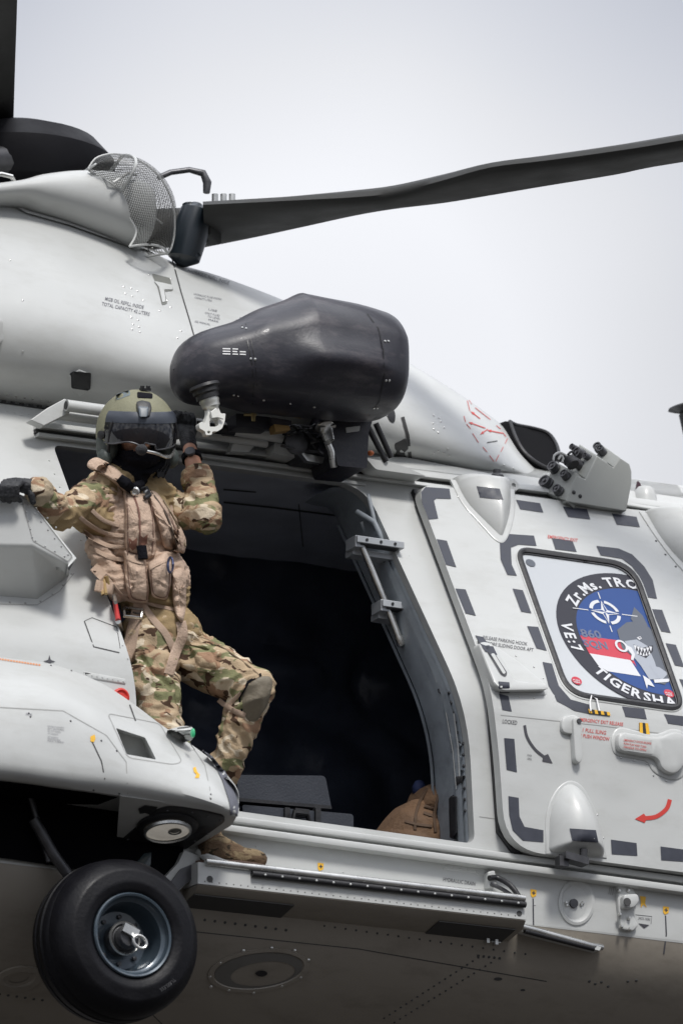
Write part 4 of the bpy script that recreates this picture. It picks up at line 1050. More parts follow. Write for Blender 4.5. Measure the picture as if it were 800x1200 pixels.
mb = MB(); rivet(mb, lambda x, y: (W(x, y, .42), V((0, -1, 0))), [z3(230, 342), z3(263, 362)], .009, .004); obj('dispenser_bolt', mb, BLACK, fd, stuff=True)
for k, p in enumerate(([(125, 175), (130, 150), (160, 135), (200, 160), (210, 200)], [(150, 170), (165, 150), (175, 165), (170, 185)], [(200, 145), (220, 130), (240, 150)], [(180, 190), (210, 210), (235, 180), (230, 150)])):
    mb = MB(); mb.tube(spline([W(*z3(*q), .44) for q in p], 5), .005, 6); obj('connector_cable', mb, PAINT2 if k < 2 else BLACK, fd)
mb = MB(); mb.tube([W(*z3(140, 150), .48), W(*z3(225, 185), .44)], .02, 12); mb.tube([W(*z3(205, 170), .44), W(*z3(228, 200), .42)], .026, 12); obj('cable_plug', mb, BLACK, fd)
# little bolts and eye by the fairing top, antenna
mb = MB(); mb.lathe(W(582, 566, .5), (0, 0, 1), [(-.03, .022), (.01, .022), (.015, .03), (.03, .028), (.04, .016), (.055, .016)], 12); obj('hinge_bolt', mb, DMETAL, HELI)
mb = MB(); mb.lathe(W(599, 571, .5), (0, -1, .2), [(0, .024), (.02, .024), (.02, .01), (.01, .01)], 14); obj('lashing_eye', mb, PAINT2, HELI)
mb = MB(); mb.ball(W(556, 560, .5), .02, 10, (1.6, 1, .6)); obj('hinge_cap', mb, PAINT2, HELI)
mb = MB(); ab = W(755, 592, .62); mb.lathe(ab, (0, 0, 1), [(-.06, .058), (.03, .05), (.06, .042), (.075, .03)], 18); an = obj('antenna_base', mb, PAINT, HELI)
mb = MB(); prism(mb, [(744, 579), (755, 581), (750, 566), (747, 563)], .62, .012); obj('antenna_blade', mb, mat('maroon_black', (.05, .02, .03), .5), an, bevel=.003)
mb = MB(); mb.lathe(W(783, 596, .58), (0, 0, 1), [(-.05, .03), (.0, .028), (.02, .02), (.022, .0)], 14); obj('small_antenna', mb, DMETAL, HELI)
mb = MB(); slab(mb, S0, rp([(642, 573, 2), (742, 594, 2), (900, 616, 0), (900, 622, 0), (640, 582, 2)], 1), .05, step=30, dirv=V((0, -1, 0))); obj('roof_edge', mb, PAINT, HELI)

# ------------------------------------------------------------------ sponson
SPM = PAINT
st = [-420, -200, 0, 60, 110, 150, 190, 225, 250, 266, 275, 279]
r_top = ([715, 745, 770, 778, 796, 820, 850, 873, 892, 908, 926, 944], [-.2, -.2, -.2, -.2, -.2, -.2, -.21, -.22, -.24, -.26, -.29, -.33])
r_up = ([735, 770, 797, 803, 822, 848, 872, 893, 910, 924, 937, 949], [-.34, -.34, -.34, -.34, -.34, -.34, -.34, -.34, -.34, -.34, -.35, -.35])
r_cr = ([775, 805, 828, 832, 850, 878, 897, 914, 926, 936, 945, 952], [-.42]*9+[-.41, -.40, -.37])
r_lo = ([840, 873, 893, 901, 908, 915, 924, 933, 941, 947, 951, 955], [-.45]*9+[-.43, -.41, -.37])
r_bt = ([860, 893, 913, 921, 928, 934, 941, 947, 951, 955, 957, 957], [-.40]*10+[-.39, -.365])
G = [[W(x, y, yy) for x, y, yy in zip(st, *r)] for r in (r_top, r_up, r_cr, r_lo, r_bt)]
G = [spline(r, 5) for r in G]; rows = []
for c in zip(*G):
    a = spline(list(c), 4); t = a[0]; b = a[-1]
    k = max(0.0, min(1.0, (255-PX(t)[0])/90))**.6
    zc_ = (t.z+b.z)/2
    I = lambda yy, zz: V((t.x, -.33+(yy+.33)*k, zc_+(zz-zc_)*(.35+.65*k)))
    rows.append([I(.25, t.z+.01), I(.0, t.z+.03)]+a+[I(-.3, b.z+.015), I(.25, b.z+.03)])
mb = MB(); mb.grid(rows); mb.cap(rows[-1])
spo = obj('sponson', mb, SPM, HELI, smooth=45)
cm = MB(); PK = [(140, 846), (181, 858), (193, 889), (153, 882)]; o_ = [W(x, y, -.6) for x, y in rp(PK, 2, 2)]; ctr = sum(o_, V())/len(o_)
i_ = [W(x, y, -.36)+V((0, .09, 0)) for x, y in rp(PK, 2, 2)]; ci = sum(i_, V())/len(i_); i_ = [ci.lerp(p, .8) for p in i_]
cm.grid([o_, i_], True); cm.cap(o_[::-1]); cm.cap(i_)
cut(spo, cm)
SSP = on(bvh_of(spo), -.3)
mb = MB(); fr_ = rp([(126, 836), (187, 848), (214, 893), (203, 896), (150, 888)], 6); pk2 = rp([(137, 843), (183, 855), (197, 892), (151, 884)], 3)
for a in (line,): a(mb, SSP, fr_+fr_[:1], 1.0, .001)
obj('pocket_outline', mb, SEAML, spo)
mb = MB(); drape(mb, SSP, rp([(238, 880), (248, 886), (262, 903), (273, 922), (279, 944), (277, 957), (270, 958), (268, 940), (260, 915), (251, 897)], 3), .004, 5); obj('bumper_strip', mb, mat('grey_rubber', (.13, .135, .16), .6, bump=.1), spo, smooth=60)
mb = MB(); line(mb, SSP, [(0, 829), (74, 833), (125, 862), (148, 893), (150, 930)], 1.0); obj('sponson_seam', mb, SEAML, spo); mb = MB(); line(mb, SSP, [(222, 870), (240, 897), (246, 925), (246, 946)], 1.0); obj('sponson_seam', mb, SEAML, spo)
mb = MB(); line(mb, SSP, [(108, 869), (119, 892), (123, 913)], 1.5); obj('sponson_slot', mb, SEAM, spo); mb = MB(); line(mb, SSP, [(152, 826), (159, 845)], 1.6); obj('sponson_slot', mb, SEAM, spo)
mb = MB()
for y in (0, 2.6, 5.2, 8, 12, 14.6, 17): text(mb, SSP, random.choice(['DO NOT EXCEED', 'PRESSURE', 'FILL HERE', 'AFT JACKING']), (56, 852+y), (56+random.choice([12, 15, 19]), 854+y), 1.9, bold=0)
text(mb, SSP, 'XX', (30, 838), (38, 839), 3)
obj('lettering', mb, mat('pale_ink', (.25, .25, .27), .6), spo)
mb = MB(); drape(mb, SSP, [(226, 900), (229, 899), (231, 905), (234, 908), (233, 912), (228, 912), (230, 908), (227, 905)], .002, 4); obj('yellow_touch_up', mb, YEL, spo, smooth=None)
mb = MB(); drape(mb, SSP, [(106, 863), (111, 861), (112, 866), (110, 870), (106, 869)], .002, 4); obj('yellow_touch_up', mb, YEL, spo, smooth=None)
mb = MB(); rivet(mb, SSP, [(34, 836), (36, 840), (83, 845), (119, 868), (137, 880), (140, 930), (110, 926), (247, 936), (247, 931), (238, 880), (60, 780), (84, 786)], .004); obj('rivets', mb, DMETAL, spo, stuff=True)
mb = MB()
for i in range(15): line(mb, SSP, [(i*3.3-1, 772.5+i*.5), (i*3.3+1.3, 772.9+i*.5)], 1.8, .002)
obj('edge_ticks', mb, mat('orange_ticks', (.6, .22, .08), .5), spo, stuff=True)
# position light on the sponson
mb = MB(); dome(mb, SSP, rp([(196, 855), (214, 850), (226, 851), (229, 860), (226, 868), (212, 868), (200, 862)], 4), .035, c=(216, 859), pw=.6, step=4); pb = obj('position_light', mb, PAINT, spo, smooth=70)
SPB = on(bvh_of(pb, spo), -.4)
mb = MB()
for i in range(3): line(mb, SPB, [(208, 854+i*3), (224, 852+i*4)], .8, .003, 4)
obj('light_louvre', mb, SEAM, pb)
mb = MB(); mb.ball(W(226, 859, -.375), .016, 10, (.6, .8, 1.2)); gm = mat('green_lens', (.02, .3, .13), .1, coat=1); gm.node_tree.nodes['Principled BSDF'].inputs['Emission Color'].default_value = (.1, .9, .4, 1); gm.node_tree.nodes['Principled BSDF'].inputs['Emission Strength'].default_value = .12; obj('green_lens', mb, gm, pb)
# light housing under the nose of the sponson
pa, pb_, pc = W(140, 934, -.40), W(277, 957, -.37), W(136, 986, -.06); hn = (pb_-pa).cross(pc-pa).normalized()
if hn.dot(VD) > 0: hn = -hn
HP = on_plane(pa, hn); SHP = lambda x, y: (HP(x, y), hn)
poly = rp([(140, 932, 3), (246, 947, 20), (280, 953, 6), (273, 967, 4), (217, 1000, 8), (136, 988, 6)], 4)
mb = MB(); vs = [HP(*q) for q in poly]; cv = sum(vs, V())/len(vs); up = [cv.lerp(v, .55)+V((0, .12, .09)) for v in vs]; mb.grid([up, vs], True); mb.cap(vs); hs2 = obj('lamp_housing', mb, PAINT2, spo, bevel=.006)
mb = MB(); slab(mb, SHP, rp([(141, 985), (183, 948), (196, 944), (225, 946), (263, 955), (264, 962), (216, 996), (207, 998), (152, 990)], 5), .006, 1.2, base=-.002); lp = obj('lamp_plate', mb, mat('black_plate', (.02, .02, .022), .45, bump=.1, bscale=80), hs2)
cl = HP(196, 967); e1 = (HP(222, 959)-HP(172, 974)).normalized(); 
mb = MB(); mb.lathe(cl, hn, [(.0, .118), (.012, .118), (.02, .108), (.02, .092)], 32); obj('lamp_ring', mb, BLACK, lp)
mb = MB(); mb.lathe(cl, hn, [(.022, .088), (.028, .07), (.033, .03), (.034, 0)], 32); obj('landing_lamp', mb, mat('lamp_glass_glint', (.7, .66, .6), .12, metal=.2, coat=1, var=.3, vscale=22, dirt=1, dirtcol=(.3, .23, .17)), lp); lgm = bpy.data.materials['lamp_glass_glint'].node_tree.nodes['Principled BSDF']; lgm.inputs['Emission Color'].default_value = (1, .93, .82, 1); lgm.inputs['Emission Strength'].default_value = .16  # emission and tan mottling in the colour stand in for reflections on the lens
mb = MB(); mb.lathe(cl, hn, [(.024, .092), (.034, .09), (.036, .083), (.03, .08)], 40, caps=False); obj('lens_rim', mb, METAL, lp)
mb = MB(); mb.lathe(cl+e1*.03, hn, [(.034, .026), (.038, .026), (.038, .018), (.036, .017)], 24, caps=False); mb.lathe(cl+e1*.03, hn, [(.0345, .017), (.039, .006), (.039, 0)], 16, caps=False); obj('lamp_bulb', mb, mat('bulb_grey', (.25, .24, .22), .2, metal=.5), lp)
mb = MB(); rivet(mb, SHP, [(150, 982), (167, 966), (181, 955), (196, 948), (225, 950), (243, 955), (258, 960), (243, 975), (228, 984), (212, 992), (190, 993), (170, 990)], .006, .01); obj('plate_screws', mb, DMETAL, lp, stuff=True)
mb = MB(); drape(mb, SHP, [(162, 947), (170, 943), (185, 945), (178, 955), (170, 952), (164, 953)], .003, 6); drape(mb, SHP, [(215, 976), (240, 966), (232, 975), (222, 982)], .009, 6); obj('black_patch', mb, BLACK, hs2)
# wheel well with the shadow around it painted as black sheets, and legs
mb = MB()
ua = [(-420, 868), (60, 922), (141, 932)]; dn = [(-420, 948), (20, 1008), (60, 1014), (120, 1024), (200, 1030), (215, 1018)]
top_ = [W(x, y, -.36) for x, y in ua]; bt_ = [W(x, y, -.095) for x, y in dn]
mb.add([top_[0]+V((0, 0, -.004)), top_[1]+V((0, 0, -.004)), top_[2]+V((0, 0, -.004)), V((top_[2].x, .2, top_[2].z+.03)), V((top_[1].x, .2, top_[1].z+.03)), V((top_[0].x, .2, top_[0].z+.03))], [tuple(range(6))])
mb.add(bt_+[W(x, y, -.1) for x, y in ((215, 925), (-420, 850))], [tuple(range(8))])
obj('wheel_well_shade', mb, mat('well_shade_black', (.003, .003, .004), .9, spec=.05), HELI)
rail('gear_strut', [W(40, 960, -.14), W(62, 1000, -.15), W(78, 1022, -.14), W(100, 1060, -.15)], .022, DMETAL)
rail('gear_strut', [W(35, 930, -.12), W(58, 1010, -.13)], .012, DMETAL)
mb = MB(); mb.tube([W(178, 975, .0), W(168, 1000, -.02), W(150, 1040, -.05), W(130, 1090, -.08)], [.075, .075, .06, .05], 20); obj('gear_leg', mb, mat('leg_teal', (.02, .035, .04), .3, coat=.5), HELI)
mb = MB(); prism(mb, rp([(216, 996), (238, 1005), (238, 1018), (205, 1048), (196, 1040), (192, 1030), (210, 1010)], 3), -.13, .06); obj('gear_bracket', mb, PAINT2, HELI, bevel=.005)
mb = MB(); prism(mb, rp([(212, 1018), (232, 1010), (234, 1022), (206, 1046), (196, 1040)], 2), -.142, .02); obj('gear_bracket_plate', mb, DMETAL, HELI, bevel=.003)

WH = thing  # (wheel is a part of the helicopter, its pieces are sub-parts)
wc = W(135, 1104, -.25); wa = V((.04, -1, -.02)).normalized()
TYM = mat('tyre_rubber', (.005, .005, .007), .5, spec=.22, bump=.12, bscale=70, var=.2, vscale=8, dirt=.3, dirtcol=(.022, .021, .02))
tp = [(-.15, .16), (-.158, .2), (-.15, .25), (-.13, .278), (-.095, .298), (-.06, .305), (-.052, .298), (-.045, .306), (-.01, .309), (-.004, .301), (.004, .301), (.01, .309), (.045, .306), (.052, .298), (.06, .305), (.095, .298),
      (.13, .280), (.147, .256), (.152, .250), (.154, .243), (.158, .21), (.160, .202), (.158, .195), (.153, .178), (.146, .166), (.13, .158)]
mb = MB(); mb.lathe(wc, wa, tp, 96, caps=False); tyre = obj('main_wheel', mb, TYM, HELI, smooth=50)
RIMM = mat('rim_blue_grey', (.05, .07, .09), .32, metal=.25, coat=.5, var=.1, vscale=20)
mb = MB(); mb.lathe(wc, wa, [(.13, .162), (.15, .162), (.155, .157), (.152, .150), (.135, .148), (.125, .142), (.12, .132), (.10, .128), (.05, .124), (.03, .11), (.025, .06), (.03, .055)], 64, caps=False); rim_ = obj('rim', mb, RIMM, tyre, smooth=35)
mb = MB(); mb.lathe(wc, wa, [(.02, .06), (.06, .06), (.075, .052), (.08, .045), (.11, .043), (.12, .035), (.12, .0)], 32); hb = obj('axle_hub', mb, DMETAL, tyre)
mb = MB(); mb.lathe(wc, wa, [(.075, .062), (.082, .066), (.088, .062), (.084, .056)], 40, caps=False); obj('hub_ring', mb, METAL, tyre)
for k in range(8):
    q = 2*math.pi*k/8; c = wc+wa*.03+(V((1, 0, 0))*math.cos(q)+V((0, 0, 1))*math.sin(q))*.09; mb = MB(); mb.lathe(c, wa, [(0, .009), (.01, .009), (.012, .004)], 6); obj('wheel_bolt', mb, DMETAL, tyre)
mb = MB(); oc = wc+wa*.135+V((.035, 0, -.02)); 
mb.tube([oc+(V((.026, 0, -.012))*math.cos(t)+V((.008, 0, .021))*math.sin(t)) for t in [2*math.pi*i/20 for i in range(21)]], .0065, 8, caps=False); mb.tube([wc+wa*.12+V((0, 0, .02)), oc+V((-.02, 0, .012))], .012, 8); mb.box(wc+wa*.125+V((.0, 0, .02)), V((.03, 0, -.012)), V((0, .012, 0)), V((.006, 0, .016)))
obj('tie_down_ring', mb, METAL, tyre, bevel=0)
# moulded lettering blocks on the tyre wall
mb = MB()
for s_, a0 in (('AIRCRAFT TYRE', 118), ('TUBELESS', -42)):
    ws = [glyphs(c, 0)[2]+.25 if c != ' ' else .5 for c in s_]; a = a0
    for c, w_ in zip(s_, ws):
        da = w_*2.8
        if c != ' ':
            vs, f_, asp = glyphs(c, 0); am = math.radians(a-da/2); er = V((1, 0, 0))*math.cos(am)+V((0, 0, 1))*math.sin(am); et = V((1, 0, 0))*math.sin(am)-V((0, 0, 1))*math.cos(am)
            mb.add([wc+wa*.1565+er*(.222+y*.014)+et*((x-.5)*asp*.014) for x, y in vs], f_)
        a -= da
obj('moulded_lettering', mb, mat('worn_rubber', (.05, .05, .053), .5), tyre)

# ------------------------------------------------------------------ boarding step under the sill
A0, B0 = W(232, 1010, -.2), W(616, 1061, -.2)
def beam(name, sec, m, x0=A0.x, x1=B0.x, parent=HELI, z=A0.z, bevel=.002, **k):
    mb = MB(); mb.grid([[V((x, -.2+y, z+q)) for y, q in sec] for x in (x0, x1)], True); mb.cap([V((x0, -.2+y, z+q)) for y, q in sec]); mb.cap([V((x1, -.2+y, z+q)) for y, q in sec][::-1]); return obj(name, mb, m, parent, bevel=bevel, **k)
zt_ = A0.z
stp = beam('boarding_step', [(0, 0), (.2, .012), (.2, -.075), (.0, -.085), (.0, -.0)][:4], PAINT)
rail('step_lip', [V((A0.x+.03, -.205, zt_+.002)), V((B0.x-.01, -.205, zt_-.002))], .0145, METAL, parent=stp)
rail('grip_strip', [V((A0.x+.22, -.213, zt_-.026)), V((B0.x-.01, -.213, zt_-.028))], .0125, BLACK, parent=stp)
mb = MB()
for i in range(17): mb.lathe(V((A0.x+.27+i*.072, -.2255, zt_-.028)), (0, -1, 0), [(0, .0045), (.003, .0045), (.005, .002)], 8)
obj('strip_screws', mb, PAINT2, stp, stuff=True)
beam('step_tray', [(.0, -.087), (.2, -.079), (.2, -.15), (.03, -.115)], BELLY, parent=stp)
beam('tray_recess', [(.03, -.118), (.19, -.1495), (.19, -.152), (.03, -.121)], SEAM, A0.x, A0.x+.42, stp, bevel=0)
beam('tray_recess', [(.03, -.118), (.19, -.1495), (.19, -.152), (.03, -.121)], SEAM, B0.x-.36, B0.x-.03, stp, bevel=0)
mb = MB()
for i in range(46):
    x = A0.x+.03+i*.03
    if x < B0.x-.02: mb.lathe(V((x, -.19, zt_-.09)), (0, 0, -1), [(0, .004), (.002, .004), (.003, 0)], 6); mb.lathe(V((x, -.2, zt_-.073)), (0, -1, 0), [(0, .003), (.002, 0)], 6)
obj('rivets', mb, SEAM, stp, stuff=True)
mb = MB(); mb.lathe(V((A0.x+.05, -.2, zt_-.062)), (0, -1, 0), [(0, .013), (.002, .013), (.002, 0)], 12); mb.lathe(V((B0.x-.03, -.2, zt_-.062)), (0, -1, 0), [(0, .011), (.002, .011), (.002, 0)], 12); obj('bolt_hole', mb, SEAM, stp)
mb = MB(); mb.tube([W(232, 998, -.12), W(244, 1006, -.17), W(262, 1012, -.2), W(280, 1014, -.2)], [.012, .02, .016, .01], 10); obj('step_fillet', mb, PAINT, stp)
rail('lower_bumper', [W(611, 1086, -.15), W(690, 1108, -.1), W(704, 1110, -.07)], .014, METAL)
rail('lower_bumper_strip', [W(614, 1091, -.15), W(695, 1112, -.1)], .010, BLACK)
mb = MB(); prism(mb, rp([(610, 1083), (624, 1086), (704, 1110), (702, 1114), (612, 1092)], 1), -.1, .07); obj('bumper_bracket', mb, PAINT, HELI, bevel=.002)
mb = MB(); mb.box(W(574, 1104, -.0), V((.02, 0, 0)), V((0, .05, 0)), V((0, 0, .012))); mb.box(W(569, 1100, -.05), V((.006, 0, 0)), V((0, .02, 0)), V((0, 0, .02))); mb.box(W(579, 1102, -.05), V((.006, 0, 0)), V((0, .02, 0)), V((0, 0, .02))); obj('drain_fitting', mb, METAL, HELI)
rail('hydraulic_hose', spline([W(573, 1029, -.13), W(583, 1029, -.12), W(598, 1038, -.17), W(609, 1053, -.19)], 5), .011, BLACK)
rail('hydraulic_hose', spline([W(575, 1036, -.13), W(590, 1043, -.13), W(607, 1055, -.17)], 5), .008, DMETAL)
mb = MB(); slab(mb, S0, rp([(566, 1024), (574, 1022), (577, 1036), (574, 1043), (567, 1042)], 2), .04, dirv=V((0, -1, 0))); obj('hose_bracket', mb, PAINT, HELI)
mb = MB(); slab(mb, S0, rp([(517, 1006), (572, 1014), (570, 1025), (560, 1026), (556, 1023), (519, 1019)], 2), .003); rp_ = obj('riveted_plate', mb, PAINT, HELI)
mb = MB(); rivet(mb, S0, along((520, 1009), (568, 1016), 7)+along((522, 1016), (556, 1021), 5)+[(560, 1023), (568, 1022)], .0045, .007); obj('rivets', mb, PAINT2, rp_, stuff=True)
mb = MB(); text(mb, S0, 'HYDRAULIC DRAIN', (518.5, 1032.5), (556, 1038), 4.6); obj('lettering', mb, TXT, skin)
for k, (x, y) in enumerate(((372, 1011), (621, 1042), (776, 1062))):
    mb = MB(); drape(mb, S0, rp([(x, y), (x+7, y+1), (x+6.5, y+8), (x+2, y+10), (x, y+7)], .5), .002, 6); t_ = obj('yellow_sticker', mb, YEL, skin, smooth=None); mb = MB(); line(mb, S0, [(x+1.5, y+4.5), (x+5.5, y+4.8)], 1.2, .003); line(mb, S0, [(x+3.5, y+2.5), (x+3.5, y+6.8)], 1.2, .003); obj('sticker_mark', mb, TXT, t_)
mb = MB(); drape(mb, S0, [(749, 1050), (756, 1051), (755, 1059), (757, 1064), (753, 1060), (750, 1064), (750, 1058)], .002, 6); obj('yellow_sticker', mb, YEL, skin, smooth=None)
mb = MB(); line(mb, S0, [(624, 1053), (624.5, 1084)], 1.6); line(mb, S0, [(779, 1073), (780, 1095), (777, 1118)], 1.6); obj('fluid_line_mark', mb, TXT, skin)
mb = MB(); rivet(mb, S0, [(430, 1030), (445, 1032), (402, 1022), (540, 1004), (300, 992), (560, 1060)]+along((300, 975), (760, 1038), 12)+along((620, 1022), (800, 1046), 7), .004); obj('rivets', mb, PAINT2, skin, stuff=True)
ell = lambda cx, cy, a, b, n=28, rot=0: [(cx+a*math.cos(2*math.pi*i/n)*math.cos(rot)-b*math.sin(2*math.pi*i/n)*math.sin(rot), cy+a*math.cos(2*math.pi*i/n)*math.sin(rot)+b*math.sin(2*math.pi*i/n)*math.cos(rot)) for i in range(n)]
# fuelling cup
mb = MB(); S_ = S0; o1, o2, o3 = ell(674.5, 1057.5, 21, 27), ell(674.5, 1057.5, 18, 24), ell(673, 1058, 15, 20)
R4 = lambda l, h: [S_(*q)[0]+V((0, -h, 0)) for q in l]
mb.grid([R4(o1, -.002), R4(o1, .006), R4(o2, .008), R4(o3, .001), R4(ell(673, 1058, 14, 19), .001)], True); mb.cap(R4(ell(673, 1058, 14, 19), .001)); cup = obj('filler_cup', mb, PAINT2, HELI, smooth=30)
mb = MB(); mb.lathe(S_(671, 1059)[0], (0, -1, 0), [(0, .018), (.01, .018), (.01, .0)], 14); obj('filler_pin', mb, DMETAL, cup)
mb = MB(); rivet(mb, S_, [(662, 1058), (663, 1061), (680, 1060), (682, 1058)], .007, .01); obj('rivets', mb, METAL, cup, stuff=True)
# tie-down bracket
mb = MB(); slab(mb, S0, rp([(720, 1036), (739, 1042), (745, 1055), (738, 1072), (745, 1086), (738, 1093), (724, 1090), (721, 1060)], 3), .02, 1.5, dirv=V((0, -1, 0))); td = obj('tie_down_bracket', mb, PAINT2, HELI)
mb = MB(); slab(mb, on(bvh_of(td), -.05), rp([(726, 1050), (743, 1049), (745, 1058), (738, 1066), (726, 1066)], 4), .03, 1.5, dirv=V((0, -1, 0))); rg_ = obj('tie_down_lug', mb, PAINT, td)
mb = MB(); mb.lathe(W(734, 1057, -.134), (0, -1, 0), [(0, .016), (.004, .016), (.004, 0)], 14); obj('lug_hole', mb, SEAM, td)
mb = MB(); rivet(mb, lambda x, y: (W(x, y, -.1), V((0, -1, 0))), [(724, 1044), (735, 1044), (725, 1072), (736, 1076), (727, 1086), (737, 1089)], .008, .012); obj('rivets', mb, METAL, td, stuff=True)
mb = MB(); text(mb, S0, 'JACK HERE', (747, 1077), (761, 1079), 3, bold=0); drape(mb, S0, [(747, 1082), (760, 1084), (754, 1088)], .002, 6); line(mb, S0, [(744, 1072), (763, 1074), (762, 1083)], .6); obj('lettering', mb, TXT, skin)
mb = MB(); text(mb, S0, 'III', (712, 1048), (717, 1049), 10, bold=0); obj('lettering', mb, SEAML, skin)
# belly hatch, flange and rivet rows
BB = bvh_of(belly, skin); SB = on(BB, 0)
mb = MB(); ha, hb_ = ell(303, 1137, 60, 25, 40, -.12), ell(303, 1137, 54, 21, 40, -.12)
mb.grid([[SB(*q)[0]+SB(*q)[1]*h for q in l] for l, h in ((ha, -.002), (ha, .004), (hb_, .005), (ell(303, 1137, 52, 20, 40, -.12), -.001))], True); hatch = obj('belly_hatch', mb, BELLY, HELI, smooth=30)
mb = MB(); drape(mb, SB, [ell(303, 1137, 52, 20, 40, -.12), ell(308, 1141, 38, 14, 30, -.12)], .002, 10); obj('hatch_recess', mb, mat('hatch_dark', (.13, .125, .115), .45), hatch)
mb = MB(); drape(mb, SB, ell(306, 1140, 7, 3.5, 16), .005, 4); obj('hatch_latch', mb, BLACK, hatch)
mb = MB(); rivet(mb, SB, [(247, 1156), (268, 1160), (297, 1163), (330, 1155), (352, 1145), (361, 1125), (345, 1114), (318, 1111), (285, 1114), (258, 1128), (246, 1144)], .008, .006); obj('rivets', mb, METAL, hatch, stuff=True)
mb = MB(); mb.grid([[SB(*q)[0]+SB(*q)[1]*h for q in ell(22, 1146, a, b, 30, -.15)] for a, b, h in ((28, 14, -.002), (28, 14, .008), (20, 9, .01), (17, 8, .004), (12, 5, .003))], True); obj('drain_flange', mb, BELLY, HELI, smooth=30)
mb = MB(); rivet(mb, SB, ell(22, 1146, 24, 11.5, 10, -.15)+along((240, 1072), (420, 1100), 1) if False else ell(22, 1146, 24, 11.5, 10, -.15), .004); rivet(mb, SB, along((450, 1193), (560, 1122), 18)+along((462, 1198), (575, 1128), 18)+along((380, 1085), (615, 1118), 20), .0045)
obj('rivets', mb, SEAM, belly, stuff=True)

mb = MB(); line(mb, SB, [(230, 1092), (420, 1112), (640, 1150)], 1.1, .001); obj('belly_seam', mb, SEAM, belly)
mb = MB(); line(mb, SB, [(150, 1165), (175, 1185), (205, 1215)], 1.1, .001); obj('belly_seam', mb, SEAM, belly)
mb = MB(); drape(mb, SB, ell(583, 1147, 5, 2, 12), .002, 3); drape(mb, SB, ell(612, 1160, 3, 1.3, 10), .002, 3); rivet(mb, SB, along((560, 1120), (585, 1123), 5)+[(690, 1150), (697, 1153), (704, 1151), (712, 1156), (735, 1150), (745, 1149)]+along((240, 1078), (335, 1090), 9)+along((0, 1165), (50, 1172), 6), .006); obj('drain_holes', mb, SEAM, belly, stuff=True)
# ------------------------------------------------------------------ skin details aft of the opening
mb = MB(); line(mb, S0, [(99, 728), (110, 758), (140, 765)], 1.4); line(mb, S0, [(99, 728), (108, 724), (137, 735)], .8); line(mb, S0, [(137, 735), (141, 760)], .8); obj('panel_slot', mb, SEAM, skin)
mb = MB(); line(mb, S0, [(561, 957), (590, 961)], .9); obj('panel_seam', mb, SEAML, skin)
mb = MB(); slab(mb, S0, rp([(98, 787), (147, 796), (147, 802), (98, 794)], 1), .006); rs = obj('riveted_strip', mb, PAINT, skin)
mb = MB(); rivet(mb, S0, along((101, 791), (144, 799), 8), .004, .009); obj('rivets', mb, PAINT2, rs, stuff=True)
mb = MB(); q = [(58, 767.5), (59.6, 773.5), (65, 775.5), (59.6, 777), (58, 783), (56.4, 777), (51, 775), (56.4, 773.5)]; drape(mb, S0, q, .002, 4); obj('star_mark', mb, TXT, skin, smooth=None)
mb = MB(); c_ = S0(141, 817)[0]; mb.lathe(c_, (0, -1, 0), [(0, .034), (.012, .034), (.018, .026), (.01, .022), (.012, .0)], 18); mb.box(c_+V((0, -.014, 0)), V((.022, 0, -.006)), V((0, .006, 0)), V((.002, 0, .006))); obj('red_release', mb, REDM, skin)
mb = MB(); line(mb, S0, [(118, 740), (118.6, 741)], 1); rivet(mb, S0, along((58, 540), (150, 772), 16)+along((0, 481), (110, 496), 14), .0035); obj('rivets', mb, PAINT2, skin, stuff=True)
mb = MB()
for i in range(6): slab(mb, S0, [(2+i*10.5, 469.5+i*1.45), (7+i*10.5, 470.2+i*1.45), (7+i*10.5, 472.5+i*1.45), (2+i*10.5, 472+i*1.45)], .006, .5)
obj('hinge_segment', mb, SEAM, skin, stuff=True)
mb = MB(); line(mb, S0, [(-20, 469), (58, 480)], 1.3, .002); obj('hinge_line', mb, SEAM, skin)
# box fairing with its handle
FA = [(-80, 566), (22, 577), (34, 582), (90, 654), (82, 663), (38, 640), (-80, 637)]
FB = [(-80, 690), (44, 703), (82, 671)]
yA = -.13
pts = {k: W(x, y, yA) for k, (x, y) in enumerate(FA)}
mb = MB(); n_ = len(FA); vA = [pts[k] for k in range(n_)]
vBack = [V((p.x, .45, p.z)) for p in vA]
lowr = [S0(-80, 692)[0], S0(44, 702)[0], S0(83, 673)[0]]
mb.add(vA, [tuple(range(n_))])
mb.add([vA[0], vA[1], vA[2], vA[3], vBack[0], vBack[1], vBack[2], vBack[3]], [(0, 1, 5, 4), (1, 2, 6, 5), (2, 3, 7, 6)])
mb.add([vA[6], vA[5], vA[4], lowr[0], lowr[1], lowr[2]], [(0, 1, 4, 3), (1, 2, 5, 4)])
mb.add([vA[4], vA[3], V((vA[3].x, .4, vA[3].z)), lowr[2]+V((0, .05, 0)), lowr[2]], [(0, 1, 2, 3, 4)])
bx_ = obj('box_fairing', mb, PAINT, HELI, bevel=.012, smooth=30)
SBX = on(bvh_of(bx_), yA)
mb = MB(); line(mb, SBX, [(22, 580), (31, 618)], 1.0, .0015) if False else None; line(mb, SBX, rp([(25, 584, 1), (34, 586, 2), (85, 652, 2), (80, 658, 2), (39, 634, 2), (25, 584, 1)], 2), 1, .0015); obj('panel_line', mb, SEAML, bx_)
mb = MB(); rivet(mb, SBX, along((33, 592), (80, 650), 7)+along((29, 590), (38, 630), 5)+along((42, 634), (76, 652), 4)+[(45, 600), (56, 607), (66, 618)], .004); obj('rivets', mb, METAL, bx_, stuff=True)
rail('hand_hold', [W(-40, 573, -.16), W(12, 575, -.16)], .016, PAINT2, parent=bx_)
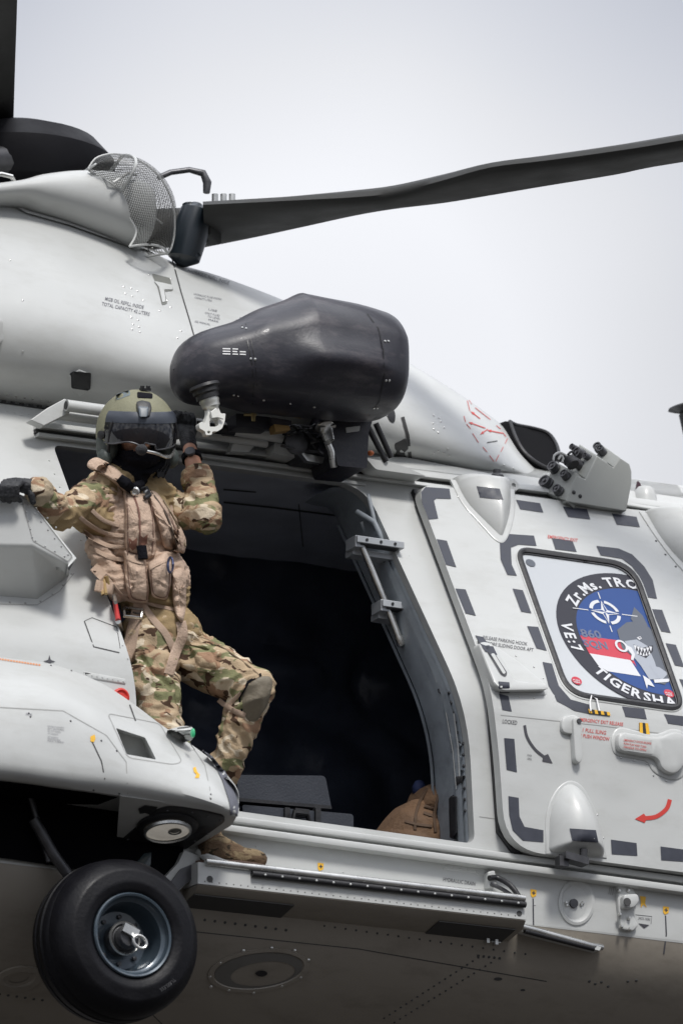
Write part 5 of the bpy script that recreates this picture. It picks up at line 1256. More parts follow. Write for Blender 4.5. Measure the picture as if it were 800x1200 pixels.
mb = MB(); slab(mb, SBX, rp([(-30, 583), (12, 588), (19, 601), (-30, 600)], 3), .0015); obj('hand_recess', mb, PAINT2, bx_)
mb = MB(); line(mb, S0, [(0, 708), (44, 709), (70, 693), (87, 672)], 1.0); rivet(mb, S0, [(12, 706), (30, 707), (48, 705), (62, 697), (74, 686), (84, 673)], .005); obj('fairing_flange', mb, SEAML, bx_)

# ------------------------------------------------------------------ loose load inside the cabin
zfl = zf+ZC
def floorpx(x, y):      # pixel of the floor point under pixel x on plane y
    p = W(x, 960, y); return PX(V((p.x, y, zfl+.002)))
CASE = thing('equipment_case', W(345, 965, .35).xy.to_3d()+V((0, 0, zfl)), 'dark grey hard plastic equipment case lying just inside the cabin doorway', 'equipment case')
CSM = mat('case_plastic', (.028, .032, .042), .45, bump=.15, bscale=110, var=.08, vscale=10)
mb = MB(); a, b = floorpx(286, .22), floorpx(414, .22); prism(mb, rp([(284, 943, 3), (414, 954, 4), (414, b[1], 2), (288, a[1], 2)], 3), .22, .38); cb = obj('case_base', mb, CSM, CASE, bevel=.008)
mb = MB(); prism(mb, rp([(276, 908, 4), (381, 909, 5), (388, 945, 1), (281, 936, 1)], 3), .3, .3); lid = obj('case_lid', mb, CSM, CASE, bevel=.01)
mb = MB(); prism(mb, rp([(281, 935), (388, 944), (389, 948), (281, 939)], 1), .285, .3); obj('case_gasket', mb, BLACK, CASE, bevel=.003)
for x in (334, 370): mb = MB(); prism(mb, rp([(x, 946), (x+6, 946.5), (x+6, 966), (x, 965)], 1), .205, .03); obj('case_latch', mb, BLACK, CASE, bevel=.003)
mb = MB(); mb.tube([W(343, 964, .19), W(345, 952, .18), W(360, 954, .18), W(363, 966, .19)], .012, 8); mb.box(W(353, 953, .19), V((.03, 0, 0)), V((0, .01, 0)), V((0, 0, .016))); obj('case_handle', mb, BLACK, CASE)
BAG = thing('kit_bag', W(487, 975, .3).xy.to_3d()+V((0, 0, zfl)), 'brown canvas kit bag slumped against the forward door pillar', 'bag')
BGM = mat('brown_canvas', (.12, .068, .036), .85, bump=.5, bscale=60, var=.15, vscale=14)
pls = lambda y: (lambda px, py: (W(px, py, y), V((0, -1, 0))))
def lump(name, poly, y, h, m, parent, amp=.02, c=None, f=13):
    mb = MB(); dome(mb, pls(y), poly, h, base=0, c=c, pw=.55, rings=12, step=3)
    for p in mb.v:
        if p.y < y-.003: q = noise.noise(V((p.x*f, 3, p.z*f)))+.5*noise.noise(V((p.x*f*2.4, 1, p.z*f*2.4))); p.y += q*amp
    bk = [W(*q, y)+V((0, .12, 0)) for q in dens(poly, 3)]; mb.grid([[W(*q, y) for q in dens(poly, 3)], bk], True); mb.cap(bk)
    return obj(name, mb, m, parent, smooth=70)
fb = floorpx(450, .3)[1]; fb2 = floorpx(525, .3)[1]
bb1 = lump('bag_body', rp([(449, 976, 4), (466, 952, 8), (482, 936, 8), (500, 938, 8), (515, 950, 6), (524, fb2-8, 6), (520, fb2, 2), (452, fb, 2)], 5), .3, .12, BGM, BAG)
bb2 = lump('bag_top', rp([(492, 934), (497, 921), (511, 917), (522, 928), (526, 960), (500, 962), (488, 950)], 5), .28, .10, BGM, BAG)
mb = MB(); mb.ball(W(491, 925, .36), .03, 10, (1, 1, 1.3)); obj('bag_lining', mb, mat('blue_cloth', (.006, .015, .06), .8), BAG)
# ------------------------------------------------------------------ crew member leaning out of the doorway
def camo(name, cols, sc=9, rough=.9):
    m = bpy.data.materials.new(name); m.use_nodes = True; n = m.node_tree.nodes; l = m.node_tree.links; b = n['Principled BSDF']
    t = n.new('ShaderNodeTexCoord'); cur = None; b.inputs['Roughness'].default_value = rough; b.inputs['Specular IOR Level'].default_value = .15
    for k, (c, th, s_, off) in enumerate(cols):
        mp = n.new('ShaderNodeMapping'); mp.inputs['Location'].default_value = (off, off*1.7, off*.6); mp.inputs['Scale'].default_value = (.75, 1, 1.5); mp.inputs['Rotation'].default_value = (.3, .2+k*.3, 0); l.new(t.outputs['Object'], mp.inputs[0])
        z = n.new('ShaderNodeTexNoise'); z.inputs['Scale'].default_value = sc*s_; z.inputs['Detail'].default_value = 2.5; z.inputs['Roughness'].default_value = .55; z.inputs['Distortion'].default_value = .6; l.new(mp.outputs[0], z.inputs['Vector'])
        r = n.new('ShaderNodeMapRange'); l.new(z.outputs['Fac'], r.inputs[0]); r.inputs[1].default_value = th-.012; r.inputs[2].default_value = th+.012
        x = n.new('ShaderNodeMix'); x.data_type = 'RGBA'; l.new(r.outputs[0], x.inputs[0])
        if cur is None: x.inputs[6].default_value = (*cols[0][0], 1)
        else: l.new(cur, x.inputs[6])
        x.inputs[7].default_value = (*c, 1); cur = x.outputs[2]
    l.new(cur, b.inputs['Base Color'])
    a = n.new('ShaderNodeTexNoise'); a.inputs['Scale'].default_value = 160; l.new(t.outputs['Object'], a.inputs['Vector'])
    bp = n.new('ShaderNodeBump'); bp.inputs['Strength'].default_value = .35; bp.inputs['Distance'].default_value = .01; l.new(a.outputs['Fac'], bp.inputs['Height']); l.new(bp.outputs[0], b.inputs['Normal'])
    return m
TANC, BRN, GRN, DBR, CRM = (.44, .335, .22), (.31, .195, .125), (.2, .2, .105), (.075, .045, .03), (.62, .53, .4)
CAMO = camo('camouflage_cloth', [(TANC, .5, 1, 0), (BRN, .53, 1.0, 3.1), (GRN, .55, 1.15, 7.7), (CRM, .585, 1.3, 12.3), (DBR, .605, 1.7, 21.0)])
SHIRT = mat('tan_jersey', (.3, .22, .12), .9, bump=.3, bscale=200, var=.08, vscale=8, spec=.15)
VESTM = mat('vest_cloth', (.49, .365, .28), .85, bump=.5, bscale=110, var=.16, vscale=16, spec=.2, dirt=.6, dirtcol=(.36, .25, .185))
WEB = mat('webbing', (.42, .31, .235), .8, bump=.5, bscale=300, var=.08, vscale=30, spec=.2)
GLV = mat('black_glove', (.012, .013, .016), .65, bump=.4, bscale=120, var=.3, vscale=20)
SKIN = mat('skin', (.52, .27, .18), .5, bump=.15, bscale=120, var=.05, vscale=20)
BOOT = camo('boot_suede', [((.12, .08, .05), .5, 2, 0), ((.2, .15, .09), .55, 2.0, 5), ((.04, .03, .02), .6, 3, 9)], 10, .85)
SOLE = mat('boot_sole', (.09, .055, .04), .7, bump=.3, bscale=60)
KNEE = mat('knee_pad', (.17, .145, .105), .6, bump=.3, bscale=90)
BLKCL = mat('black_cloth', (.008, .008, .011), .9, bump=.5, bscale=100, spec=.1)

def remesh(name, mb, m, parent, voxel=.007, smooth=3, disp=None, keep=None, sm=True):
    me = bpy.data.meshes.new(name); me.from_pydata([tuple(v) for v in mb.v], [], mb.f)
    o = bpy.data.objects.new(name, me); COL.objects.link(o)
    r = o.modifiers.new('r', 'REMESH'); r.mode = 'VOXEL'; r.voxel_size = voxel
    if smooth: k = o.modifiers.new('s', 'SMOOTH'); k.factor = .6; k.iterations = smooth
    bpy.context.view_layer.update()
    me2 = bpy.data.meshes.new_from_object(o.evaluated_get(bpy.context.evaluated_depsgraph_get())); bpy.data.objects.remove(o)
    if disp:
        ns = [v.normal.copy() for v in me2.vertices]
        for v, n in zip(me2.vertices, ns): v.co += n*disp(v.co)
    if keep:
        bm = bmesh.new(); bm.from_mesh(me2); bmesh.ops.delete(bm, geom=[v for v in bm.verts if not keep(v.co)], context='VERTS'); bm.to_mesh(me2); bm.free()
    me2.materials.clear()
    for x in (m if isinstance(m, (list, tuple)) else [m]): me2.materials.append(x)
    me2.polygons.foreach_set('use_smooth', [True]*len(me2.polygons)); me2.name = name
    return link(name, me2, parent)
def folds(f=11, amp=.009, ax=V((0, 0, 1)), st=2.2):
    def g(p):
        q = p+ax*p.dot(ax)*(st-1)
        w1 = noise.noise(q*f*.45+V((5, 2, 9)))
        a = noise.noise(q*f+V((w1, w1*2, 0))*1.6); b = noise.noise(q*f*2.3+V((9, 1, w1*2)))
        return amp*((1-abs(a)*2.6)*.8+b*.4)
    return g
J3 = dict(neck=(150, 556, .12), shl=(114, 579, .1), ell=(72, 603, -.02), wrl=(43, 573, -.155), shr=(200, 597, .23), elr=(242, 604, .08), wrr=(223, 529, .23),
          chest=(157, 622, .14), belly=(179, 690, .12), pelv=(190, 744, .12), hpl=(176, 756, .1), knl=(188, 846, .05), anl=(240, 975, -.08), hpr=(209, 762, .17), knr=(297, 806, -.06), anr=(256, 918, .1))
J3 = {k: W(*v) for k, v in J3.items()}
HF = (-VD*math.cos(.38)+VR*math.sin(.38)-VU*.06).normalized(); HU = VU.copy(); HR = HU.cross(HF)*-1
HR = HF.cross(HU)*-1
HR = HU.cross(HF).normalized()
if HR.dot(VR) < 0: HR = -HR
HU = (VU+VR*.03-HF*.0).normalized()
HC = W(161, 508, .06)
H_ = lambda r, u, f: HC+HR*r+HU*u+HF*f
pz = V((J3['pelv'].x, J3['pelv'].y, 0))
PERS = thing('person', V((J3['anl'].x+.05, -.16, A0.z)), 'crew member in tan camouflage, load vest and flight helmet leaning out of the cabin door', 'person')
def arm_prims(mb, infl=0.0, skin=False):
    a = J3
    mb.capsule(a['shl'], a['ell'], .058+infl, .046+infl); mb.capsule(a['ell'], a['wrl'], .045+infl, .032+infl*.8)
    mb.capsule(a['shr'], a['elr'], .058+infl, .048+infl)
    if not skin: mb.capsule(a['elr'], a['elr'].lerp(a['wrr'], .45), .05+infl, .044+infl)
    else: mb.capsule(a['elr'], a['wrr'], .045, .03)
def torso(mb, i=0.0):
    a = J3
    mb.ball(a['chest'], 1, 20, (.155+i, .105+i, .19+i)); mb.ball(a['belly'], 1, 20, (.135+i, .1+i, .14+i)); mb.ball(a['pelv'], 1, 20, (.15+i, .11+i, .12+i))
    mb.capsule(a['neck'].lerp(a['shl'], .3), a['shl'], .06+i, .062+i); mb.capsule(a['neck'].lerp(a['shr'], .3), a['shr'], .06+i, .062+i)
def legs(mb, i=0.0):
    a = J3
    mb.capsule(a['hpl'], a['knl'], .088+i, .062+i); mb.capsule(a['knl'], a['anl'], .06+i, .042+i)
    mb.capsule(a['hpr'], a['knr'], .09+i, .064+i); mb.capsule(a['knr'], a['anr'], .06+i, .042+i)
def feet(mb, i=0.0):
    for an, d, z in (('anl', V((1, -.12, 0)), A0.z), ('anr', V((.9, -.45, 0)), zfl)):
        p = J3[an]; d = d.normalized(); g0 = V((p.x, p.y, z+.055))
        if an == 'anl': g0 = V((p.x+.03, -.15, z+.05))
        mb.capsule(p, g0, .05+i, .05+i); mb.capsule(g0-d*.03, g0+d*.13+V((0, 0, -.012)), .046+i, .034+i)
        yield g0, d, z
# body: one continuous surface, mostly under clothing
mb = MB(); torso(mb, -.012); arm_prims(mb, -.008, True); legs(mb, -.01); FE = list(feet(mb, -.012))
mb.capsule(J3['neck']+V((0, 0, -.03)), H_(0, -.06, -.03), .06, .055)
mb.ball(HC+HF*-.0, 1, 20, (.078, .098, .112), (HR, HF, HU)); mb.ball(H_(0, -.075, .035), 1, 14, (.055, .06, .05), (HR, HF, HU))
mb.capsule(H_(0, -.005, .092), H_(0, -.035, .108), .010, .015); mb.ball(H_(0, -.066, .088), 1, 10, (.028, .014, .010), (HR, HF, HU))
mb.ball(H_(.08, -.02, -.01), 1, 10, (.012, .02, .03), (HR, HF, HU)); mb.ball(H_(-.08, -.02, -.01), 1, 10, (.012, .02, .03), (HR, HF, HU))
def hand(mb, wr, palm, fingers, thumb, r=.0095):
    mb.capsule(wr, palm[0], .027, .026); 
    for q in palm[1:]: mb.capsule(palm[0], q, .026, .019)
    for f in fingers:
        for a, b in zip(f, f[1:]): mb.capsule(a, b, r, r*.94, 8)
    for a, b in zip(thumb, thumb[1:]): mb.capsule(a, b, r*1.2, r*1.05, 8)
# right of the picture: hand closed round the roof rail
def railpt(x): return W(x, 475+(x-78)*.1488, .40)
def grip(rc, wr, n=4, dx=.0205, rad=.036, a_start=250, a_end=20, side_=1):
    F_ = []; ax = (railpt(300)-railpt(100)).normalized()
    for i in range(n):
        c = rc+ax*(dx*(i-1.5)); ln = (1, 1.08, 1.0, .82)[i]; p = []
        for k in range(5):
            q = math.radians(a_start+(a_end-a_start)*k/4*ln); p.append(c+V((0, math.sin(q), math.cos(q)))*rad)
        F_.append(p)
    return F_
rc = W(214, 495.6, .40)
# angles: 0 = above the rail, 90 = inboard, 180 = below, 270 = outboard
FR = grip(rc, J3['wrr'], a_start=215, a_end=395)
palmR = [J3['wrr'].lerp(rc, .55)+V((0, -.01, -.01))]+[f[0] for f in FR]
thR = [J3['wrr'].lerp(rc, .55)+V((-.02, .0, 0)), rc+V((-.055, .0, -.04)), rc+V((-.05, -.035, -.01)), rc+V((-.03, -.04, .02))]
hbL = W(20, 574, -.16)
FL = []
for i in range(4):
    x = 4+i*6.2; FL.append([W(x+7, 567-(i == 1), -.15), W(x+2, 565+(i == 3), -.185), W(x-3, 571, -.205), W(x-2.5, 581, -.195), W(x+1, 586+(i == 1), -.175)])
palmL = [W(32, 570, -.155)]+[f[0] for f in FL]; thL = [W(34, 573, -.16), W(37, 580, -.175), W(39, 588, -.17)]
hand(mb, J3['wrr'], palmR, FR, thR, .0085); hand(mb, J3['wrl'], palmL, FL, thL, .0085)
body = remesh('body', mb, SKIN, PERS, .0055, 2)
mb = MB()
for s_ in (-1, 1): mb.ball(H_(s_*.032, .012, .082), .013, 12)
obj('eye', mb, mat('eye_white', (.5, .48, .45), .2), body)
mb = MB()
for s_ in (-1, 1): mb.ball(H_(s_*.032, .012, .091), .006, 10)
obj('iris', mb, DMETAL, body)
# gloves
for nm, wr, pa_, fi, th, k in (('glove', J3['wrr'], palmR, FR, thR, 1), ('glove', J3['wrl'], palmL, FL, thL, 1)):
    mb = MB(); a = pa_[0]; mb.capsule(wr.lerp(a, .35), a, .032, .031)
    for q in pa_[1:]: mb.capsule(a, q, .03, .022)
    for f in fi:
        for x, y in zip(f, f[1:]): mb.capsule(x, y, .0118, .0112, 10)
    for x, y in zip(th, th[1:]): mb.capsule(x, y, .0135, .0125, 10)
    remesh(nm, mb, GLV, PERS, .0036, 1, folds(40, .0015))
# shirt with camouflage sleeves
mb = MB(); torso(mb, .012); arm_prims(mb, .012)
mb.ball(W(112, 590, .1), 1, 14, (.075, .08, .09)); mb.ball(J3['elr'], 1, 14, (.064, .062, .07))
mb.capsule(W(95, 600, .06), W(120, 612, .1), .06, .07)
wl = J3['wrl']
sh = remesh('combat_shirt', mb, [SHIRT, CAMO], PERS, .007, 2, folds(12, .011, V((0, 0, 1)), 1.7), keep=lambda p: p.z > J3['pelv'].z-.04)
a3 = J3
def segd(p, a, b):
    t = max(0, min(1, (p-a).dot(b-a)/(b-a).length_squared)); return (p-a.lerp(b, t)).length
for p in sh.data.polygons:
    c = p.center; dl = min(segd(c, a3['shl']+V((.0, 0, .03)), a3['ell']), segd(c, a3['ell'], a3['wrl'])); dr = min(segd(c, a3['shr'], a3['elr']), segd(c, a3['elr'], a3['wrr']))
    px, py = PX(c)
    if (dl < .1 and px < 128 and py < 594+max(0, 84-px)*.9) or (dr < .085 and px > 204): p.material_index = 1
mb = MB()
e, w_ = a3['elr'], a3['wrr']; ax = (w_-e).normalized()
mb.lathe(e.lerp(w_, .44), ax, [(0, .050), (.005, .060), (.035, .063), (.07, .060), (.077, .048)], 22)
cu = remesh('rolled_cuff', mb, CAMO, PERS, .006, 2, folds(16, .006))
mb = MB(); ax = (a3['wrl']-a3['ell']).normalized(); mb.lathe(a3['ell'].lerp(a3['wrl'], .78), ax, [(0, .045), (.01, .054), (.03, .056), (.05, .052), (.058, .044)], 20); remesh('rolled_cuff', mb, mat('pale_cuff', (.36, .29, .2), .9, bump=.3), PERS, .006, 2, folds(16, .006))
# watch
mb = MB(); ax = (w_-e).normalized(); c = w_.lerp(e, .10); mb.lathe(c, ax, [(-.013, .036), (-.011, .040), (.011, .040), (.013, .036)], 28); wt = obj('wrist_watch', mb, BLKCL, PERS)
fr = (-VD+ax*VD.dot(ax)).normalized(); mb = MB(); mb.lathe(c+fr*.034, fr, [(0, .021), (.010, .021), (.013, .018), (.013, 0)], 20); obj('watch_case', mb, DMETAL, wt)
# trousers
mb = MB(); legs(mb, .016); mb.ball(a3['pelv'], 1, 20, (.158, .12, .115)); mb.ball(a3['knl'], 1, 14, (.082, .082, .09)); mb.ball(a3['knr'], 1, 14, (.078, .08, .08))
mb.box(W(232, 772, .04), V((.055, -.05, -.03)), V((.02, .03, .0)), V((.02, 0, .045)))
mb.ball(W(165, 800, .06), 1, 12, (.05, .07, .09))
tr = remesh('trousers', mb, CAMO, PERS, .0075, 2, folds(10, .014, V((.3, 0, 1)), 1.5), keep=lambda p: p.z < a3['pelv'].z+.075 )
SPR = on(bvh_of(tr, sh), .05)
# boots
for (g0, d, z), an in zip(FE, ('anl', 'anr')):
    mb = MB(); p = a3[an]; n = V((-d.y, d.x, 0))
    mb.capsule(p, V((g0.x, g0.y, z+.06))-d*.01, .052, .052); mb.capsule(V((g0.x, g0.y, z+.05))-d*.035, V((g0.x, g0.y, z+.043))+d*.15, .045, .038)
    mb.capsule(V((g0.x, g0.y, z+.08)), V((g0.x, g0.y, z+.05))+d*.09, .045, .034)
    bt = remesh('boot', mb, BOOT, PERS, .006, 1, folds(20, .003), keep=lambda q, z=z: q.z > z+.012)
    mb = MB(); lo = []
    for k in range(28):
        t = 2*math.pi*k/28; lo.append(V((g0.x, g0.y, z))+d*(.052+.148*math.cos(t))+n*(.052*math.sin(t)*(1-.12*math.cos(2*t))))
    mb.grid([lo, [q+V((0, 0, .02)) for q in lo]], True); mb.cap(lo[::-1]); mb.cap([q+V((0, 0, .02)) for q in lo]); obj('boot_sole', mb, SOLE, bt, bevel=.003)
    mb = MB()
    for k in range(5): c = V((g0.x, g0.y, z+.1-.012*k))+d*(.04+.018*k); mb.tube([c-n*.028, c+V((0, 0, .012)), c+n*.028], .003, 6)
    obj('boot_lace', mb, SOLE, bt)
# knee pad on the bent knee
mb = MB(); kp = rp([(282, 815), (291, 800), (305, 791), (318, 791), (321, 800), (314, 828), (300, 848), (289, 846), (284, 834)], 5)
dome(mb, SPR, kp, .024, c=(303, 818), pw=.5, dirv=(-VD+VR*.5).normalized(), step=4); kpo = obj('knee_pad', mb, KNEE, PERS, smooth=60)
mb = MB(); line(mb, on(bvh_of(kpo, tr), 0), [(284, 833), (281, 818), (291, 800), (305, 791), (319, 791)], 3, .005); obj('pad_edge', mb, BLKCL, kpo)
def strap(name, pts, wpx, m, parent=PERS, h=.006, surf=None, step=4):
    sf = surf or SPR; pts2 = spline([V((x, y, 0)) for x, y in pts], 6); rows = []
    for i, q in enumerate(pts2):
        a = pts2[max(i-1, 0)]; b = pts2[min(i+1, len(pts2)-1)]; t = (b-a).normalized(); nn = V((-t.y, t.x, 0))*wpx/2
        r = []
        for s_, hh in ((-1, -.004), (-1, h*.7), (-.8, h), (.8, h), (1, h*.7), (1, -.004)):
            p, n = sf(q.x+nn.x*s_, q.y+nn.y*s_); r.append(p-VD*hh)
        rows.append(r)
    # even out the depth so the webbing bridges folds
    for _ in range(3):
        for i in range(1, len(rows)-1):
            for j in range(len(rows[i])):
                d_ = ((rows[i-1][j]-CAM).dot(VD)+(rows[i+1][j]-CAM).dot(VD))/2-(rows[i][j]-CAM).dot(VD)
                if d_ < 0: rows[i][j] = rows[i][j]+VD*d_
    mb = MB(); mb.grid(rows); return obj(name, mb, m, parent, smooth=50)
strap('knee_strap', [(288, 838), (276, 834), (264, 826), (256, 820)], 6, WEB); strap('knee_strap', [(283, 812), (272, 822), (264, 834)], 5, WEB)
# load vest
mb = MB(); mb.ball(W(157, 624, .13), 1, 22, (.176, .135, .165)); mb.ball(W(176, 676, .12), 1, 22, (.158, .128, .125)); mb.capsule(W(126, 575, .11), W(118, 590, .1), .07, .075); mb.capsule(W(186, 585, .2), W(192, 600, .2), .06, .065)
mb.capsule(W(112, 640, .1), W(140, 690, .08), .04, .05)
vs_ = remesh('load_vest', mb, VESTM, PERS, .007, 2, folds(13, .010, V((0, 0, 1)), 2.2), keep=lambda p: PX(p)[1] < 714)
SV = on(bvh_of(vs_, sh, tr), .0)
D_ = -VD
def pouch(name, poly, h, m=VESTM, parent=vs_, r=5, c=None, amp=.006, pw=.4, surf=None):
    mb = MB(); dome(mb, surf or SV, rp(poly, r), h, c=c, pw=pw, rings=9, dirv=D_, step=3, base=-.02)
    for p in mb.v: q = noise.noise(p*26)+.6*noise.noise(p*60); p += D_*(q*amp*.8)
    return obj(name, mb, m, parent, smooth=60)
fl1 = pouch('float_collar', [(101, 547), (104, 539), (113, 535), (133, 545), (152, 562), (168, 582), (160, 590), (144, 575), (126, 560)], .035)
fl2 = pouch('float_lobe', [(144, 572), (158, 572), (172, 580), (182, 612), (184, 648), (178, 656), (150, 655), (146, 636), (147, 600)], .06, pw=.28, c=(163, 615))
fl3 = pouch('float_lobe', [(170, 572), (184, 576), (203, 602), (216, 632), (217, 641), (211, 649), (192, 643), (184, 612)], .055, pw=.3, c=(198, 616))
pouch('float_lobe', [(195, 598), (206, 603), (219, 634), (216, 650), (208, 646)], .03, c=(209, 626))
pk1 = pouch('front_pouch', [(145, 643), (170, 650), (176, 690), (173, 708), (152, 704), (147, 684)], .075, pw=.22, c=(160, 680))
pk2 = pouch('front_pouch', [(173, 660), (195, 645), (202, 660), (201, 684), (196, 704), (178, 700)], .075, pw=.22, c=(187, 680))
pouch('side_pouch', [(202, 668), (213, 664), (219, 680), (218, 715), (214, 732), (206, 722), (202, 700)], .06, pw=.25)
for i, pts in enumerate(([(94, 606), (110, 618), (128, 626), (146, 628)], [(98, 622), (112, 632), (130, 640), (148, 641)], [(104, 640), (118, 648), (132, 654), (146, 656)], [(108, 598), (122, 610), (140, 616)])):
    strap('web_strap', pts, 5, WEB, vs_, surf=SV)
strap('belt', [(110, 667), (122, 672), (146, 700), (176, 708), (214, 716)], 4, WEB, vs_, surf=SV)
SVB = on(bvh_of(vs_, sh, tr, fl2, pk1, pk2, fl1, fl3), 0)
STI = mat('stitching', (.17, .1, .075), .9)
for pts, par in (([(149, 655), (152, 684), (156, 701), (171, 704)], pk1), ([(171, 664), (173, 690), (172, 703)], pk1), ([(177, 668), (180, 695), (195, 699), (199, 680), (197, 662)], pk2), ([(149, 580), (150, 610), (150, 650)], fl2), ([(178, 590), (180, 630), (178, 652)], fl2), ([(188, 590), (204, 615), (213, 640)], fl3), ([(146, 645), (170, 652)], pk1)):
    strap('stitch_line', pts, 1.1, STI, par, surf=SVB, h=.002)
strap('pouch_flap', [(146, 654), (158, 658), (171, 661)], 3, WEB, pk1, surf=SVB, h=.004); strap('pouch_flap', [(175, 667), (188, 660), (200, 656)], 3, WEB, pk2, surf=SVB, h=.004)
strap('zip_line', [(155, 576), (163, 600), (164, 630), (163, 654)], 2.2, mat('vest_brown', (.15, .07, .05), .8), fl2, surf=SVB, h=.003)
strap('zip_line', [(176, 574), (196, 604), (209, 645)], 1.6, mat('zip_dark', (.08, .06, .045), .8), fl3, surf=SVB, h=.003)
for c in ((156, 634), (168, 630)):
    mb = MB(); drape(mb, SVB, [(c[0]-5, c[1]-4), (c[0], c[1]), (c[0]+5, c[1]-4), (c[0]+4, c[1]+7), (c[0], c[1]+11), (c[0]-4, c[1]+7)], .002, 3); obj('chevron_patch', mb, mat('patch_brown', (.2, .09, .06), .8), fl2, smooth=60)
def lift(px, py, h=0.0, sf=None): return (sf or SVB)(px, py)[0]-VD*h
mb = MB(); mb.tube([lift(166, 640, .01), lift(168, 655, .012)], .016, 10, flat=1.3); obj('black_holster', mb, BLKCL, vs_)
# radio push-button and ring on the chest
mb = MB(); mb.tube([lift(140, 560, .02), lift(147, 566, .03), lift(155, 573, .03), lift(166, 567, .03)], [.018, .024, .02, .018], 12); pt_ = obj('talk_switch', mb, BLKCL, PERS)
mb = MB(); mb.lathe(lift(159, 576, .045), D_, [(0, .016), (.008, .018), (.012, .012), (.008, .008)], 14); mb.lathe(lift(171, 578, .04), D_+VR, [(0, .014), (.01, .014), (.012, .006)], 12); obj('switch_ring', mb, METAL, pt_)
mb = MB(); mb.tube([lift(164, 574, .04), lift(172, 572, .04), lift(176, 580, .04), lift(170, 584, .035)], .009, 8); obj('switch_cord', mb, BLACK, pt_)
mb = MB(); mb.tube([lift(192, 586, .03), lift(200, 600, .03), lift(210, 618, .03), lift(218, 640, .02)], .0035, 7); obj('antenna_cord', mb, mat('antenna_tan', (.16, .12, .07), .5), vs_)
mb = MB(); t_ = [lift(200+3*math.cos(a), 662+9*math.sin(a), .03) for a in [2*math.pi*i/16 for i in range(17)]]; mb.tube(t_, .005, 7, caps=False); obj('carabiner', mb, mat('blue_steel', (.05, .06, .12), .3, metal=.7), vs_)
# side adjuster, red release cylinder
strap('side_strap', [(110, 664), (118, 672), (128, 682)], 12, WEB, vs_, surf=SV); strap('side_strap', [(112, 686), (122, 688), (134, 690)], 14, WEB, vs_, surf=SV, h=.02)
mb = MB(); fr_ = [(118, 678), (126, 676), (129, 694), (121, 697)]; mb.tube([lift(x, y, .035) for x, y in fr_+fr_[:1]], .007, 8); mb.tube([lift(122, 677, .035), (lift(125, 696, .035))], .006, 8); obj('yellow_buckle', mb, mat('brass_yellow', (.42, .3, .14), .4, metal=.3), vs_)
mb = MB(); mb.tube([lift(134, 698, .03), lift(136, 706, .035)], .008, 8); mb.tube([lift(139, 728, .035), lift(142, 738, .03)], .011, 8); cg = obj('safety_lanyard', mb, METAL, vs_)
mb = MB(); mb.tube([lift(135, 704, .035), lift(139, 727, .035)], [.009, .011], 12); obj('red_sleeve', mb, mat('red_sleeve', (.45, .04, .04), .4), cg)
# harness on the thighs
SVT = on(bvh_of(vs_, sh, tr), 0)
strap('harness_strap', [(168, 700), (162, 716), (155, 742), (149, 775)], 15, WEB, PERS, surf=SVT)
strap('harness_strap', [(166, 706), (180, 726), (194, 742), (204, 762)], 8, WEB, PERS, surf=SVT); strap('harness_strap', [(212, 728), (214, 745), (206, 765), (198, 790)], 12, VESTM, PERS, surf=SVT)
mb = MB(); bf_ = [(146, 711), (167, 714), (166, 724), (146, 722)]; mb.tube([lift(x, y, .02, SVT) for x, y in bf_+bf_[:1]], .006, 8); mb.tube([lift(147, 716.5, .02, SVT), (lift(166, 719, .02, SVT))], .005, 8); obj('harness_buckle', mb, METAL, PERS)
pouch('pocket_flap', [(226, 742), (252, 752), (246, 762), (222, 756)], .016, CAMO, tr, surf=SPR, r=2, pw=.25); pouch('cargo_pocket', [(220, 755), (250, 764), (256, 785), (232, 782)], .02, CAMO, tr, surf=SPR, r=4, pw=.3)
strap('trouser_seam', [(218, 742), (250, 752), (285, 775), (305, 792)], 1.2, mat('seam_brown', (.18, .13, .08), .9), tr, h=.002)
# neck gaiter / balaclava
mb = MB(); mb.capsule(J3['neck']+V((0, -.01, -.0)), H_(0, -.07, .0), .078, .078); mb.ball(H_(0, -.075, .03), 1, 16, (.085, .088, .062), (HR, HF, HU)); mb.ball(H_(0, -.035, -.01), 1, 16, (.09, .1, .06), (HR, HF, HU))
mb.ball(H_(.0, -.055, .1), 1, 12, (.022, .022, .03), (HR, HF, HU))
bal = remesh('face_scarf', mb, BLKCL, PERS, .006, 2, folds(18, .005), keep=lambda p: not ((p-HC).dot(HU) > -.034-.03*(1 if (p-HC).dot(HR) < .01 else 0) and (p-HC).dot(HF) > .04))
# helmet
OLV = mat('helmet_olive', (.2, .195, .125), .65, bump=.25, bscale=120, var=.12, vscale=12)
def smooth01(t): t = max(0, min(1, t)); return t*t*(3-2*t)
mb = MB(); rows = []; N1, N2 = 64, 18
def shellp(az, el, k=1.0):
    r_, f_, u_ = .156*k, .165*k, .165*k
    return H_(math.sin(az)*math.cos(el)*r_, math.sin(el)*u_+.005, math.cos(az)*math.cos(el)*f_-.012)
def emin(az):
    a = abs(math.degrees(az)); a = 360-a if a > 180 else a
    return math.radians(24-70*smooth01((a-52)/26)+8*smooth01((a-120)/60))
for i in range(N2+1):
    row = []
    for j in range(N1):
        az = 2*math.pi*j/N1; e0 = emin(az); el = math.pi/2+(e0-math.pi/2)*i/N2; row.append(shellp(az, el))
    rows.append(row)
inn = [[HC+(p-HC)*.94 for p in rows[-1]]]
mb.grid(rows+[[HC+(p-HC)*1.0+HU*-.003 for p in rows[-1]]]+inn, True); hel = obj('helmet_shell', mb, OLV, PERS, smooth=60)
mb = MB(); mb.tube([rows[-1][j % N1] for j in range(N1+1)], .006, 8, caps=False); obj('edge_roll', mb, BLACK, hel)
